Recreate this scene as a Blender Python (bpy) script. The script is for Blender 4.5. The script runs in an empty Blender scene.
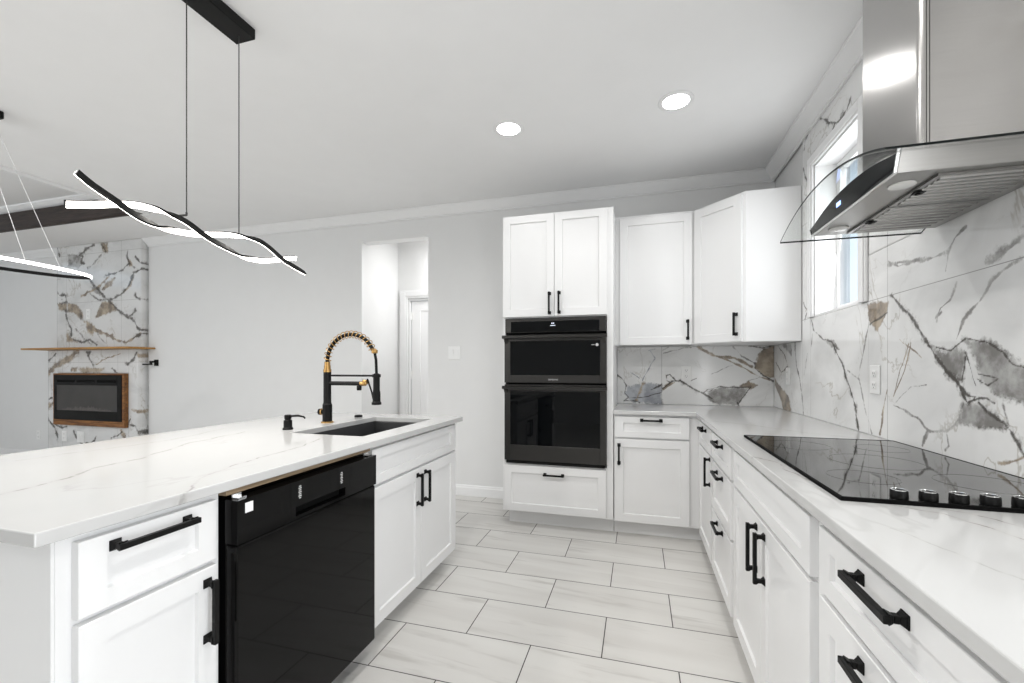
import bpy, bmesh, math, random
import numpy as np
from mathutils import Vector, Matrix
R = math.radians
random.seed(7)
scene = bpy.context.scene
COL = scene.collection

# ------------------------------------------------------------------ camera, world, sun, exposure
cam_data = bpy.data.cameras.new('camera')
cam_data.sensor_width = 36.0
cam_data.lens = 438.0 / 1024.0 * 36.0
cam_data.shift_y = (367.3 - 341.5) / 1024.0
cam_data.clip_start = 0.02
cam = bpy.data.objects.new('camera', cam_data)
COL.objects.link(cam)
cam.location = (0.0, 0.0, 1.2085)
cam.rotation_euler = (R(90), 0, 0.2805)
scene.camera = cam

scene.view_settings.view_transform = 'Standard'
scene.view_settings.look = 'None'
scene.view_settings.gamma = 1.0
scene.view_settings.use_curve_mapping = False
scene.view_settings.exposure = EXPOSURE = 0.65

world = bpy.data.worlds.new('world')
scene.world = world
world.use_nodes = True
wb = world.node_tree.nodes['Background']
wb.inputs['Color'].default_value = (0.66, 0.82, 1.0, 1)
wb.inputs['Strength'].default_value = .78


def area_light(name, loc, rot, sx, sy, watts, color=(1, 1, 1), spread=180):
    d = bpy.data.lights.new(name, 'AREA')
    d.shape = 'RECTANGLE'
    d.size, d.size_y = sx, sy
    d.energy = watts
    d.color = color
    d.spread = R(spread)
    o = bpy.data.objects.new(name, d)
    COL.objects.link(o)
    o.location = loc
    o.rotation_euler = rot
    return o


# daylight lamps at the kitchen window and at two added, unseen windows
area_light('window_daylight_fill', (-6.0, -2.96, 1.45), (R(140), 0, 0), 3.0, 1.2, 50)
area_light('window_daylight_fill', (1.135, 2.74, 1.97), (0, R(94), 0), 0.84, 0.55, 3.0)
area_light('window_daylight_fill', (.98, .05, .95), (0, R(103), 0), 1.5, .72, 15.5)
# unseen fill lamps without fixtures, added overhead to brighten the rooms
for lx, ly, lw in ((.2, .85, 6.6), (-.8, .85, 9.6), (.2, -1.0, 1.5), (-.8, -1.0, 1.5), (-3.6, .1, 7), (-3.2, .85, 20), (-6.5, -.9, 20)):
    area_light('downlight_or_fill', (lx, ly, 2.735 if lx > -4 else 2.99), (0, 0, 0), .16, .16, lw, (1, .985, .96), 170)

# ------------------------------------------------------------------ dimensions (metres)
XW, YW = 1.017, 3.845          # tiled faces of the right and back walls
CZ, CT = 0.901, 0.028          # counter top height, slab thickness
CEIL = 2.743

# ------------------------------------------------------------------ mesh helpers
def world_loc(o):
    v = Vector((0, 0, 0))
    while o is not None:
        v += o.location
        o = o.parent
    return v


class MB:
    """Collects shapes in world coordinates; build() links them as ONE mesh object."""

    def __init__(s):
        s.v, s.f, s.m, s.e = [], [], [], 0

    def add(s, vs, fs, mi=0):
        b = len(s.v)
        s.v += [tuple(p) for p in vs]
        for f in fs:
            s.f.append(tuple(b + i for i in f))
            s.m.append(mi)
        return s

    def hexa(s, p, mi=0):
        return s.add(p, [(0, 1, 2, 3), (7, 6, 5, 4), (0, 4, 5, 1), (1, 5, 6, 2), (2, 6, 7, 3), (3, 7, 4, 0)], mi)

    def box(s, x0, x1, y0, y1, z0, z1, mi=0):
        return s.hexa([(x0, y0, z0), (x1, y0, z0), (x1, y1, z0), (x0, y1, z0), (x0, y0, z1), (x1, y0, z1), (x1, y1, z1), (x0, y1, z1)], mi)

    def fbox(s, fr, a0, a1, b0, b1, o0, o1, mi=0):
        return s.hexa([fr(a0, b0, o0), fr(a1, b0, o0), fr(a1, b1, o0), fr(a0, b1, o0), fr(a0, b0, o1), fr(a1, b0, o1), fr(a1, b1, o1), fr(a0, b1, o1)], mi)

    def frustum(s, fr, a, b, h0, h1, o0, o1, mi=0):
        return s.hexa([fr(a - h0, b - h0, o0), fr(a + h0, b - h0, o0), fr(a + h0, b + h0, o0), fr(a - h0, b + h0, o0),
                       fr(a - h1, b - h1, o1), fr(a + h1, b - h1, o1), fr(a + h1, b + h1, o1), fr(a - h1, b + h1, o1)], mi)

    def prism(s, poly, to3, t0, t1, mi=0):
        n = len(poly)
        vs = [to3(a, b, t0) for a, b in poly] + [to3(a, b, t1) for a, b in poly]
        fs = [tuple(range(n)), tuple(range(2 * n - 1, n - 1, -1))]
        fs += [(i, (i + 1) % n, n + (i + 1) % n, n + i) for i in range(n)]
        return s.add(vs, fs, mi)

    def tube(s, pts, r, n=10, closed=False, mi=0, caps=True):
        P = [Vector(p) for p in pts]
        k = len(P)
        rs = r if isinstance(r, (list, tuple)) else [r] * k
        up = None
        rings = []
        for i in range(k):
            if closed:
                t = P[(i + 1) % k] - P[i - 1]
            else:
                t = P[min(i + 1, k - 1)] - P[max(i - 1, 0)]
            t.normalize()
            if up is None:
                up = Vector((0, 0, 1)) if abs(t.z) < .9 else Vector((1, 0, 0))
            up = (up - t * up.dot(t)).normalized()
            w = t.cross(up)
            rings.append([P[i] + (up * math.cos(q) + w * math.sin(q)) * rs[i] for q in [2 * math.pi * j / n for j in range(n)]])
        vs = [p for g in rings for p in g]
        fs = []
        for i in range(k if closed else k - 1):
            i2 = (i + 1) % k
            for j in range(n):
                fs.append((i * n + j, i * n + (j + 1) % n, i2 * n + (j + 1) % n, i2 * n + j))
        if caps and not closed:
            fs += [tuple(range(n)), tuple((k - 1) * n + j for j in range(n))]
        return s.add(vs, fs, mi)

    def lathe(s, prof, c, n=24, mi=0, to3=None):
        """prof: (radius, height) pairs round the z axis through c (or another axis through to3)."""
        to3 = to3 or (lambda x, y, z: (c[0] + x, c[1] + y, c[2] + z))
        k = len(prof)
        vs = [to3(r * math.cos(2 * math.pi * j / n), r * math.sin(2 * math.pi * j / n), z) for r, z in prof for j in range(n)]
        fs = [(i * n + j, i * n + (j + 1) % n, (i + 1) * n + (j + 1) % n, (i + 1) * n + j) for i in range(k - 1) for j in range(n)]
        fs += [tuple(range(n)), tuple((k - 1) * n + j for j in range(n))]
        return s.add(vs, fs, mi)

    def build(s, name, mats, parent=None, bevel=0.0, seg=1, smooth=0, at=None):
        me = bpy.data.meshes.new(name)
        org = world_loc(parent) if parent is not None else Vector(at or (0, 0, 0))
        me.from_pydata([(Vector(p) - org)[:] for p in s.v], [], s.f)
        mats = mats if isinstance(mats, (list, tuple)) else [mats]
        for m in mats:
            me.materials.append(m)
        me.polygons.foreach_set('material_index', s.m)
        bm = bmesh.new()
        bm.from_mesh(me)
        bmesh.ops.recalc_face_normals(bm, faces=bm.faces)
        if bevel:
            ed = [e for e in bm.edges if len(e.link_faces) == 2 and e.calc_face_angle(0) > R(38)]
            bmesh.ops.bevel(bm, geom=ed, offset=bevel, segments=seg, affect='EDGES', clamp_overlap=True, profile=.5)
        bm.to_mesh(me)
        bm.free()
        if smooth:
            me.polygons.foreach_set('use_smooth', [True] * len(me.polygons))
            me.set_sharp_from_angle(angle=R(smooth))
        o = bpy.data.objects.new(name, me)
        COL.objects.link(o)
        if parent is not None:
            o.parent = parent
        else:
            o.location = org
        return o


def thing(name, label, cat, loc=(0, 0, 0), group=None):
    o = bpy.data.objects.new(name, None)
    o.empty_display_size = .1
    COL.objects.link(o)
    o.location = loc
    return tag(o, label, cat, group)


def tag(o, label, cat, group=None, kind=None):
    o['label'] = label
    o['category'] = cat
    if group:
        o['group'] = group
    if kind:
        o['kind'] = kind
    return o


def struct(o, label, cat):
    return tag(o, label, cat, kind='structure')


# frames: (along, up, outwards) -> world, for a face that looks -X, +X, -Y
def faceL(x):
    return lambda a, b, o: (x - o, a, b)


def faceR(x):
    return lambda a, b, o: (x + o, a, b)


def faceF(y):
    return lambda a, b, o: (a, y - o, b)


def face_dir(p, q):
    """vertical face through plan points p -> q, outwards to the right-hand side of p->q"""
    p, q = Vector(p), Vector(q)
    t = (q - p).normalized()
    n = Vector((t.y, -t.x))
    return lambda a, b, o: (p.x + t.x * a + n.x * o, p.y + t.y * a + n.y * o, b)


def shaker(fr, a0, a1, b0, b1, name, parent, mat, rail=.057, t=.020, rail_b=None):
    """shaker front: frame with a recessed flat panel, back at out=0"""
    rb = rail_b if rail_b is not None else rail
    m = MB()

    def rect(i, ib, o):
        return [fr(a0 + i, b0 + ib, o), fr(a1 - i, b0 + ib, o), fr(a1 - i, b1 - ib, o), fr(a0 + i, b1 - ib, o)]
    ch = .0015
    vs = rect(0, 0, 0) + rect(0, 0, t - ch) + rect(ch, ch, t) + rect(rail, rb, t) + rect(rail + .003, rb + .003, t - .009)
    fs = [(3, 2, 1, 0)]
    for k in range(4):
        for i in range(4):
            j = (i + 1) % 4
            fs.append((k * 4 + i, k * 4 + j, k * 4 + 4 + j, k * 4 + 4 + i))
    fs.append((16, 17, 18, 19))
    m.add(vs, fs)
    return m.build(name, mat, parent)


def pull(fr, a, b, length, vertical, parent, mat, base=.020, name='handle', out=.034):
    """black bar pull with two flared feet; fr out=0 is the cabinet face, base the front of the door"""
    m = MB()
    h = length / 2
    w = .0064

    def S(u0, u1, v0, v1, o0, o1):
        if vertical:
            m.fbox(fr, a + v0, a + v1, b + u0, b + u1, base + o0, base + o1)
        else:
            m.fbox(fr, a + u0, a + u1, b + v0, b + v1, base + o0, base + o1)
    S(-h, h, -w, w, out - .011, out)
    for sgn in (-1, 1):
        c = sgn * (h - .011)
        aa, bb = (a, b + c) if vertical else (a + c, b)
        m.frustum(fr, aa, bb, .0115, .0115, base, base + .003)
        m.frustum(fr, aa, bb, .0105, .0062, base + .003, base + .010)
        m.frustum(fr, aa, bb, .0062, .0062, base + .010, base + out - .016)
        m.frustum(fr, aa, bb, .0062, .0095, base + out - .016, base + out - .008)
    return m.build(name, mat, parent, bevel=.0008)


# ------------------------------------------------------------------ material helpers
class NT:
    def __init__(s, name):
        s.mat = bpy.data.materials.new(name)
        s.mat.use_nodes = True
        s.t = s.mat.node_tree
        s.b = s.t.nodes['Principled BSDF']
        s.out = s.t.nodes['Material Output']
        s._p = None

    def n(s, typ, **kw):
        x = s.t.nodes.new(typ)
        for k, v in kw.items():
            setattr(x, k, v)
        return x

    def link(s, a, b):
        s.t.links.new(a, b)

    def setin(s, sock, v):
        if hasattr(v, 'is_output'):
            s.link(v, sock)
        else:
            if sock.type == 'RGBA' and not hasattr(v, '__len__'):
                v = (v, v, v, 1)
            elif sock.type == 'RGBA' and len(v) == 3:
                v = (*v, 1)
            sock.default_value = v

    def M(s, op, a, b=0.0, c=0.0, clamp=False):
        x = s.n('ShaderNodeMath', operation=op, use_clamp=clamp)
        s.setin(x.inputs[0], a)
        s.setin(x.inputs[1], b)
        s.setin(x.inputs[2], c)
        return x.outputs[0]

    def pos(s):
        if s._p is None:
            g = s.n('ShaderNodeNewGeometry')
            q = s.n('ShaderNodeSeparateXYZ')
            s.link(g.outputs['Position'], q.inputs[0])
            s._p = (g.outputs['Position'], q.outputs[0], q.outputs[1], q.outputs[2])
        return s._p

    def vec(s, x, y, z):
        q = s.n('ShaderNodeCombineXYZ')
        for i, v in enumerate((x, y, z)):
            s.setin(q.inputs[i], v)
        return q.outputs[0]

    def vmul(s, v, k):
        q = s.n('ShaderNodeVectorMath', operation='MULTIPLY')
        s.link(v, q.inputs[0])
        q.inputs[1].default_value = k
        return q.outputs[0]

    def noise(s, v, scale, detail=3, rough=.5, dist=0.0):
        q = s.n('ShaderNodeTexNoise')
        s.link(v, q.inputs['Vector'])
        q.inputs['Scale'].default_value = scale
        q.inputs['Detail'].default_value = detail
        q.inputs['Roughness'].default_value = rough
        q.inputs['Distortion'].default_value = dist
        return q.outputs[0]

    def ramp(s, f, lo, hi, a=0.0, b=1.0):
        q = s.n('ShaderNodeMapRange', interpolation_type='SMOOTHSTEP')
        s.setin(q.inputs[0], f)
        for i, v in enumerate((lo, hi, a, b)):
            q.inputs[i + 1].default_value = v
        return q.outputs[0]

    def mix(s, f, a, b):
        q = s.n('ShaderNodeMix', data_type='RGBA')
        s.setin(q.inputs[0], f)
        s.setin(q.inputs[6], a)
        s.setin(q.inputs[7], b)
        return q.outputs[2]

    def ridge(s, v, scale, width, detail=3, dist=0.0):
        """thin wandering lines: 1 on the line, 0 away from it"""
        f = s.noise(v, scale, detail, .55, dist)
        d = s.M('ABSOLUTE', s.M('SUBTRACT', f, .5))
        return s.ramp(d, 0.0, width, 1.0, 0.0)

    def bump(s, h, strength=.1, distance=.001):
        q = s.n('ShaderNodeBump')
        q.inputs['Strength'].default_value = strength
        q.inputs['Distance'].default_value = distance
        s.link(h, q.inputs['Height'])
        s.link(q.outputs[0], s.b.inputs['Normal'])

    def P(s, color=None, rough=None, metal=None, **kw):
        if color is not None:
            s.setin(s.b.inputs['Base Color'], color)
        if rough is not None:
            s.setin(s.b.inputs['Roughness'], rough)
        if metal is not None:
            s.setin(s.b.inputs['Metallic'], metal)
        for k, v in kw.items():
            s.setin(s.b.inputs[k.replace('_', ' ')], v)
        return s


def plain(name, color, rough=.5, metal=0.0, var=.02, scale=6.0, bump=0.0, **kw):
    t = NT(name)
    f = t.noise(t.pos()[0], scale, 4)
    c0 = tuple(max(0, c * (1 - var)) for c in color)
    c1 = tuple(min(1, c * (1 + var)) for c in color)
    t.P(t.mix(f, c0, c1), rough, metal, **kw)
    if bump:
        t.bump(t.noise(t.pos()[0], 180.0, 3), bump, .001)
    return t.mat


def emissive(name, color, strength):
    t = NT(name)
    f = t.noise(t.pos()[0], 3.0, 1)
    t.P((.9, .9, .9), .4)
    t.setin(t.b.inputs['Emission Color'], t.mix(f, color, tuple(min(1, c * 1.02) for c in color)))
    t.b.inputs['Emission Strength'].default_value = strength
    return t.mat


def glass_mat(name, tint, reflect=.08):
    t = NT(name)
    tr = t.n('ShaderNodeBsdfTransparent')
    tr.inputs[0].default_value = (*tint, 1)
    gl = t.n('ShaderNodeBsdfGlossy')
    gl.inputs['Roughness'].default_value = .01
    lw = t.n('ShaderNodeLayerWeight')
    lw.inputs[0].default_value = .5
    f = t.M('ADD', .04, t.M('MULTIPLY', t.M('POWER', lw.outputs['Facing'], 5.0), .9))
    f = t.M('MULTIPLY', f, t.M('ADD', .95, t.M('MULTIPLY', t.noise(t.pos()[0], 2.0, 1), .1)))
    mx = t.n('ShaderNodeMixShader')
    t.link(f, mx.inputs[0])
    t.link(tr.outputs[0], mx.inputs[1])
    t.link(gl.outputs[0], mx.inputs[2])
    t.link(mx.outputs[0], t.out.inputs[0])
    return t.mat


def brushed(name, color, rough, direction=(1, 1, 60), bump=.04, aniso=0.0):
    t = NT(name)
    v = t.vmul(t.pos()[0], direction)
    f = t.noise(v, 8.0, 3, .6)
    t.P(t.mix(f, tuple(c * .93 for c in color), tuple(min(1, c * 1.05) for c in color)), t.M('ADD', rough - .04, t.M('MULTIPLY', f, .08)), 1.0)
    t.bump(f, bump, .0006)
    if aniso:
        tg = t.n('ShaderNodeTangent', direction_type='RADIAL', axis='Z')
        t.link(tg.outputs[0], t.b.inputs['Tangent'])
        t.b.inputs['Anisotropic'].default_value = aniso
    return t.mat


def wood(name, dark, light, axis, rough=.55):
    t = NT(name)
    k = [14.0, 14.0, 14.0]
    k[axis] = .9
    v = t.vmul(t.pos()[0], tuple(k))
    f = t.noise(v, 3.0, 6, .6, 1.2)
    g = t.noise(v, 11.0, 4, .6)
    c = t.mix(t.ramp(f, .3, .7), dark, light)
    c = t.mix(t.ramp(g, .52, .7, 0, .55), c, tuple(q * .45 for q in dark))
    t.P(c, rough)
    t.bump(g, .25, .001)
    return t.mat


M = {}
M['wall'] = plain('wall_paint', (.77, .77, .765), .65, bump=.05)
M['ceiling'] = plain('ceiling_paint', (.86, .86, .86), .75, bump=.05)
M['trim'] = plain('trim_paint', (.84, .84, .84), .35)
M['cab'] = plain('cabinet_lacquer', (.82, .82, .82), .30, var=.01)
M['black'] = plain('matte_black_metal', (.004, .004, .004), .46, Specular_IOR_Level=.2)
M['blackgloss'] = plain('black_plastic_gloss', (.004, .004, .004), .15, var=.2, Specular_IOR_Level=.12)
M['blackdw'] = plain('black_appliance_enamel', (.004, .004, .004), .05, var=.2, Specular_IOR_Level=.15)
M['cookglass'] = plain('cooktop_ceramic_glass', (.02, .02, .02), .03, var=.2, IOR=1.95)
M['dark'] = plain('dark_recess', (.006, .006, .006), .7, Specular_IOR_Level=.05)  # flat black; also carries painted shade in the dishwasher pocket and filter gaps
M['blackstainless'] = brushed('black_stainless', (.066, .064, .062), .32, (1, 1, 60), .02)
M['ovenglass'] = plain('oven_glass', (.002, .0025, .003), .03, var=.2, Specular_IOR_Level=.18)
M['stainless'] = brushed('brushed_stainless', (.46, .45, .44), .24, (1, 1, 70), .004, .7)
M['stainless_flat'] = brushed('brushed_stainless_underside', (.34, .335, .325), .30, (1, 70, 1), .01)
M['gold'] = plain('brushed_gold', (.50, .30, .11), .28, 1.0)
M['chrome'] = plain('chrome', (.75, .75, .75), .15, 1.0)
M['plastic'] = plain('white_plastic', (.86, .86, .85), .35)
M['slot'] = plain('outlet_slot', (.05, .05, .05), .6)
M['lamp'] = emissive('downlight_diffuser', (1, .99, .97), 14)
M['led'] = emissive('led_strip', (1, .95, .88), 9)
M['ledcool'] = emissive('led_ring', (1, .99, .98), 6)
M['bluedisplay'] = emissive('blue_display', (.12, .3, 1), 1.6)
M['dimdisplay'] = emissive('oven_clock', (.35, .5, .8), .35)
M['wood_mantel'] = wood('mantel_oak', (.32, .14, .035), (.60, .33, .09), 0)
M['wood_frame'] = wood('fireplace_walnut', (.09, .03, .010), (.34, .15, .04), 0)
M['beamwood'] = wood('beam_dark_oak', (.018, .011, .009), (.05, .034, .028), 0)
M['plywood'] = wood('counter_subtop_ply', (.20, .14, .08), (.34, .25, .16), 1)
M['sink'] = plain('sink_dark_composite', (.035, .035, .037), .42, var=.1, scale=60)
M['glass'] = glass_mat('hood_glass', (.975, .985, .98))
M['pane'] = glass_mat('window_glass', (.97, .98, .98))
M['glassedge'] = plain('glass_edge', (.006, .008, .008), .25, Specular_IOR_Level=.2)
M['firescreen'] = plain('fire_screen_glass', (.060, .057, .055), .3, var=.2, Specular_IOR_Level=.2)
M['logs'] = plain('ember_bed', (.11, .10, .095), .7, var=.5, scale=40)
M['wire'] = plain('hanging_wire', (.03, .03, .03), .4)
M['wirelight'] = plain('clear_hanging_wire', (.75, .75, .75), .3)
M['soffit'] = plain('exterior_white_siding', (.85, .85, .85), .6)
M['mark'] = plain('printed_white_mark', (.6, .6, .6), .5)


QUARTZ_VEINS = [
 (.0065, .50, [(-1.45, .56), (-1.49, .73), (-1.52, .81), (-1.59, .93), (-1.61, 1.07), (-1.70, 1.25), (-1.75, 1.36), (-1.80, 1.65)]),
 (.0055, .50, [(-1.07, .80), (-1.156, .93), (-1.21, 1.06), (-1.246, 1.20), (-1.254, 1.40), (-1.33, 1.62)]),
 (.005, .35, [(-1.97, .94), (-1.90, 1.38), (-2.0, 1.72)]),
 (.0035, .75, [(.50, 1.20), (.564, 1.166), (.606, 1.143), (.634, 1.089), (.653, 1.044), (.66, 1.0), (.70, .85)]),
 (.0030, .65, [(.60, 1.19), (.663, 1.153), (.69, 1.129), (.71, 1.077), (.76, .95)]),
 (.0035, .25, [(.47, 1.0), (.536, .81), (.60, .60)]),
 (.0045, .70, [(.37, 1.69), (.40, 1.66), (.427, 1.60), (.43, 1.49), (.45, 1.35)]),
 (.006, .35, [(.35, 2.76), (.573, 2.594), (.739, 2.38), (.95, 2.20)]),
]


def quartz(name):
    t = NT(name)
    p, x, y, z = t.pos()
    wn = t.n('ShaderNodeTexNoise')
    t.link(p, wn.inputs['Vector'])
    wn.inputs['Scale'].default_value = 9.0
    wn.inputs['Detail'].default_value = 5.0

    def V(op, a, b):
        q = t.n('ShaderNodeVectorMath', operation=op)
        for i, v in enumerate((a, b)):
            if hasattr(v, 'is_output'):
                t.link(v, q.inputs[i])
            elif v is not None:
                q.inputs[i].default_value = v
        return q
    wob = V('MULTIPLY', V('SUBTRACT', wn.outputs['Color'], (.5, .5, .5)).outputs[0], (.055, .055, 0)).outputs[0]
    q2 = V('MULTIPLY', V('ADD', p, wob).outputs[0], (1, 1, 0)).outputs[0]
    fine = t.noise(p, 22.0, 4, .6)
    c = t.mix(t.noise(p, 3.0, 4), (.545, .545, .54), (.60, .60, .595))
    a = t.ridge(t.vec(t.M('ADD', x, t.M('MULTIPLY', y, .18)), t.M('MULTIPLY', y, .30), z), 1.9, .008, 5, .35)
    c = t.mix(t.M('MULTIPLY', t.M('MULTIPLY', a, t.ramp(t.noise(p, 1.3, 2), .46, .6)), .22), c, (.36, .35, .34))
    for w, k, pts in QUARTZ_VEINS:
        dmin = None
        for (x0, y0), (x1, y1) in zip(pts[:-1], pts[1:]):
            dx, dy = x1 - x0, y1 - y0
            L2 = dx * dx + dy * dy
            ap = V('SUBTRACT', q2, (x0, y0, 0)).outputs[0]
            u = t.M('ADD', V('DOT_PRODUCT', ap, (dx / L2, dy / L2, 0)).outputs['Value'], 0.0, clamp=True)
            proj = t.n('ShaderNodeVectorMath', operation='SCALE')
            proj.inputs[0].default_value = (dx, dy, 0)
            t.link(u, proj.inputs['Scale'])
            d = V('DISTANCE', ap, proj.outputs[0]).outputs['Value']
            dmin = d if dmin is None else t.M('MINIMUM', dmin, d)
        f = t.M('MULTIPLY', t.ramp(dmin, w * .2, w, k, 0.0), t.ramp(fine, .40, .58, .12, 1.0))
        halo = t.ramp(dmin, 0.0, w * 6, k * .28, 0.0)
        c = t.mix(halo, c, (.50, .48, .45))
        c = t.mix(f, c, (.20, .185, .17))
    t.P(c, .09)
    return t.mat


M['quartz'] = quartz('white_quartz')


def floor_tile():
    t = NT('floor_porcelain_tile')
    p, x, y, z = t.pos()
    H_, L_ = .308, .604
    ry = t.M('DIVIDE', t.M('SUBTRACT', y, 1.853), H_)
    row = t.M('FLOOR', ry)
    fy = t.M('SUBTRACT', ry, row)
    odd = t.M('FLOORED_MODULO', row, 2.0)
    rx = t.M('DIVIDE', t.M('SUBTRACT', t.M('ADD', x, .751), t.M('MULTIPLY', odd, .302)), L_)
    cx = t.M('FLOOR', rx)
    fx = t.M('SUBTRACT', rx, cx)
    dx = t.M('MULTIPLY', t.M('MINIMUM', fx, t.M('SUBTRACT', 1.0, fx)), L_)
    dy = t.M('MULTIPLY', t.M('MINIMUM', fy, t.M('SUBTRACT', 1.0, fy)), H_)
    d = t.M('MINIMUM', dx, dy)
    grout = t.ramp(d, .0016, .0029, 1.0, 0.0)
    wn = t.n('ShaderNodeTexWhiteNoise', noise_dimensions='2D')
    t.link(t.vec(cx, row, 0.0), wn.inputs['Vector'])
    rnd = wn.outputs['Value']
    sv = t.vec(t.M('ADD', t.M('MULTIPLY', x, .75), t.M('MULTIPLY', rnd, 31.0)), t.M('ADD', t.M('MULTIPLY', y, 7.0), t.M('MULTIPLY', x, .5)), t.M('MULTIPLY', rnd, 17.0))
    s1 = t.noise(sv, 2.6, 4, .55, .3)
    s2 = t.noise(sv, 1.1, 2, .5)
    c = t.mix(t.ramp(s2, .3, .7), (.62, .605, .58), (.70, .69, .665))
    c = t.mix(t.ramp(s1, .54, .74, 0, .6), c, (.44, .42, .395))
    c = t.mix(t.M('MULTIPLY', t.M('SUBTRACT', rnd, .5), .12, clamp=True), c, (.72, .71, .70))
    c = t.mix(grout, c, (.045, .04, .038))
    t.P(c, t.M('ADD', .30, t.M('MULTIPLY', grout, .5)))
    t.bump(t.M('SUBTRACT', 1.0, grout), .3, .002)
    return t.mat


M['floor'] = floor_tile()


def marble(name, seams, faint=.35, rough=.045, blue=False, dark=.92, white=1.0):
    """white marble-look porcelain; drawn veins come with the mesh attribute 'veins', seams are (axis, value)"""
    t = NT(name)
    p, x, y, z = t.pos()
    at = t.n('ShaderNodeAttribute', attribute_name='veins')
    sp = t.n('ShaderNodeSeparateColor')
    t.link(at.outputs['Color'], sp.inputs[0])
    dk, gp, bp = sp.outputs[0], sp.outputs[1], sp.outputs[2]
    n1 = t.noise(p, 9.0, 5, .6)
    n2 = t.noise(p, 28.0, 4, .6)
    cl = t.noise(t.vmul(p, (1, 1, 1.6)), 2.4, 4, .55, .6)
    c = t.mix(t.ramp(cl, .40, .74), tuple(q * white for q in (.86, .86, .855)), tuple(q * white for q in (.72, .72, .715)))
    gate = t.ramp(t.noise(p, 1.9, 2), .46, .60)
    fr = t.M('MULTIPLY', t.ridge(t.vmul(p, (1, 1, .8)), 1.7, .009, 6, .7), gate)
    c = t.mix(t.M('MULTIPLY', fr, faint), c, (.42, .39, .34))
    fr2 = t.M('MULTIPLY', t.ridge(p, 3.6, .010, 5, .5), t.ramp(t.noise(p, 2.6, 2), .50, .64))
    c = t.mix(t.M('MULTIPLY', fr2, faint * .8), c, (.50, .48, .45))
    n3 = t.noise(p, 75.0, 4, .65)
    jit0 = t.M('SUBTRACT', t.M('ADD', t.M('ADD', t.M('MULTIPLY', n1, .45), t.M('MULTIPLY', n2, .40)), t.M('MULTIPLY', n3, .45)), .65)

    def organic(f, amp, lo, hi):
        return t.ramp(t.M('ADD', f, t.M('MULTIPLY', t.M('MULTIPLY', jit0, amp), t.ramp(f, .02, .25))), lo, hi)
    gcol = t.mix(t.ramp(n1, .36, .62), (.46, .455, .445), (.155, .145, .135))
    if blue:
        left = t.M('LESS_THAN', x, .188)
        gcol = t.mix(left, gcol, t.mix(t.ramp(n1, .36, .62), (.50, .52, .56), (.25, .265, .30)))
    c = t.mix(t.M('MULTIPLY', organic(gp, 1.9, .26, .78), .90), c, gcol)
    bcol = t.mix(t.ramp(n1, .36, .62), (.45, .365, .26), (.17, .125, .085))
    c = t.mix(t.M('MULTIPLY', organic(bp, 1.8, .24, .72), .90), c, bcol)
    c = t.mix(t.M('MULTIPLY', organic(dk, 2.2, .22, .95), dark), c, (.065, .058, .05))
    for ax, val in seams:
        q = (x, y, z)[ax]
        c = t.mix(t.ramp(t.M('ABSOLUTE', t.M('SUBTRACT', q, val)), .0009, .0018, .8, 0.0), c, (.22, .21, .20))
    t.P(c, rough)
    return t.mat


def seg_dist(px, py, a, b):
    dx, dy = b[0] - a[0], b[1] - a[1]
    L2 = dx * dx + dy * dy + 1e-12
    u = np.clip(((px - a[0]) * dx + (py - a[1]) * dy) / L2, 0, 1)
    return np.hypot(px - a[0] - u * dx, py - a[1] - u * dy)


def inside(px, py, poly):
    r = np.zeros(px.shape, bool)
    n = len(poly)
    for i in range(n):
        x0, y0 = poly[i]
        x1, y1 = poly[(i + 1) % n]
        if y0 == y1:
            continue
        r ^= ((y0 > py) != (y1 > py)) & (px < (x1 - x0) * (py - y0) / (y1 - y0) + x0)
    return r


def vein_field(a, b, strokes, wob=.006, wmin=.004):
    """RGB per point of the wall plane: dark lines, grey patches, brown patches"""
    rs = np.random.RandomState(3)
    wa, wb_ = np.zeros_like(a), np.zeros_like(b)
    for k in (9, 17, 31, 57):
        p = rs.rand(6) * 6.28
        th = rs.rand(2) * 6.28
        wa += np.sin(k * (a * math.cos(th[0]) + b * math.sin(th[0])) * 2 + p[0]) * np.sin(k * b * 1.3 + p[1]) * 9 / k
        wb_ += np.sin(k * (a * math.cos(th[1]) + b * math.sin(th[1])) * 2 + p[2]) * np.sin(k * a * 1.3 + p[3]) * 9 / k
    pa, pb = a + wa * wob, b + wb_ * wob
    out = np.zeros((a.size, 3), np.float32)
    for kind, w, pts in strokes:
        xs = [q[0] for q in pts]
        ys = [q[1] for q in pts]
        g = .06 + w
        idx = np.nonzero((pa > min(xs) - g) & (pa < max(xs) + g) & (pb > min(ys) - g) & (pb < max(ys) + g))[0]
        if not idx.size:
            continue
        qx, qy = pa[idx], pb[idx]
        closed = kind in 'GB'
        d = np.full(idx.size, 9.0)
        for i in range(len(pts) if closed else len(pts) - 1):
            d = np.minimum(d, seg_dist(qx, qy, pts[i], pts[(i + 1) % len(pts)]))
        if closed:
            sd = np.where(inside(qx, qy, pts), -d, d)
            m = np.clip(.55 - sd / (w * 2.2), 0, 1)
            edge = np.clip(1 - d / (.3 * w + .004), 0, 1) * .42
            ch = 1 if kind == 'G' else 2
            out[idx, ch] = np.maximum(out[idx, ch], m)
            out[idx, 0] = np.maximum(out[idx, 0], edge)
        else:
            mod = .75 + .5 * np.sin(qx * 41 + qy * 29 + w * 900) * np.sin(qx * 17 - qy * 37)
            we = np.maximum(w * mod, wmin)
            ch = {'d': 0, 'g': 1, 'b': 2}[kind]
            m = np.clip(1.2 - d / we, 0, 1) * {'d': .95, 'g': .75, 'b': .75}[kind]
            out[idx, ch] = np.maximum(out[idx, ch], m)
            if kind == 'd':
                halo = np.clip(1 - d / (we * 3.0 + .006), 0, 1) * .5
                out[idx, 1] = np.maximum(out[idx, 1], halo)
    return out


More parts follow.
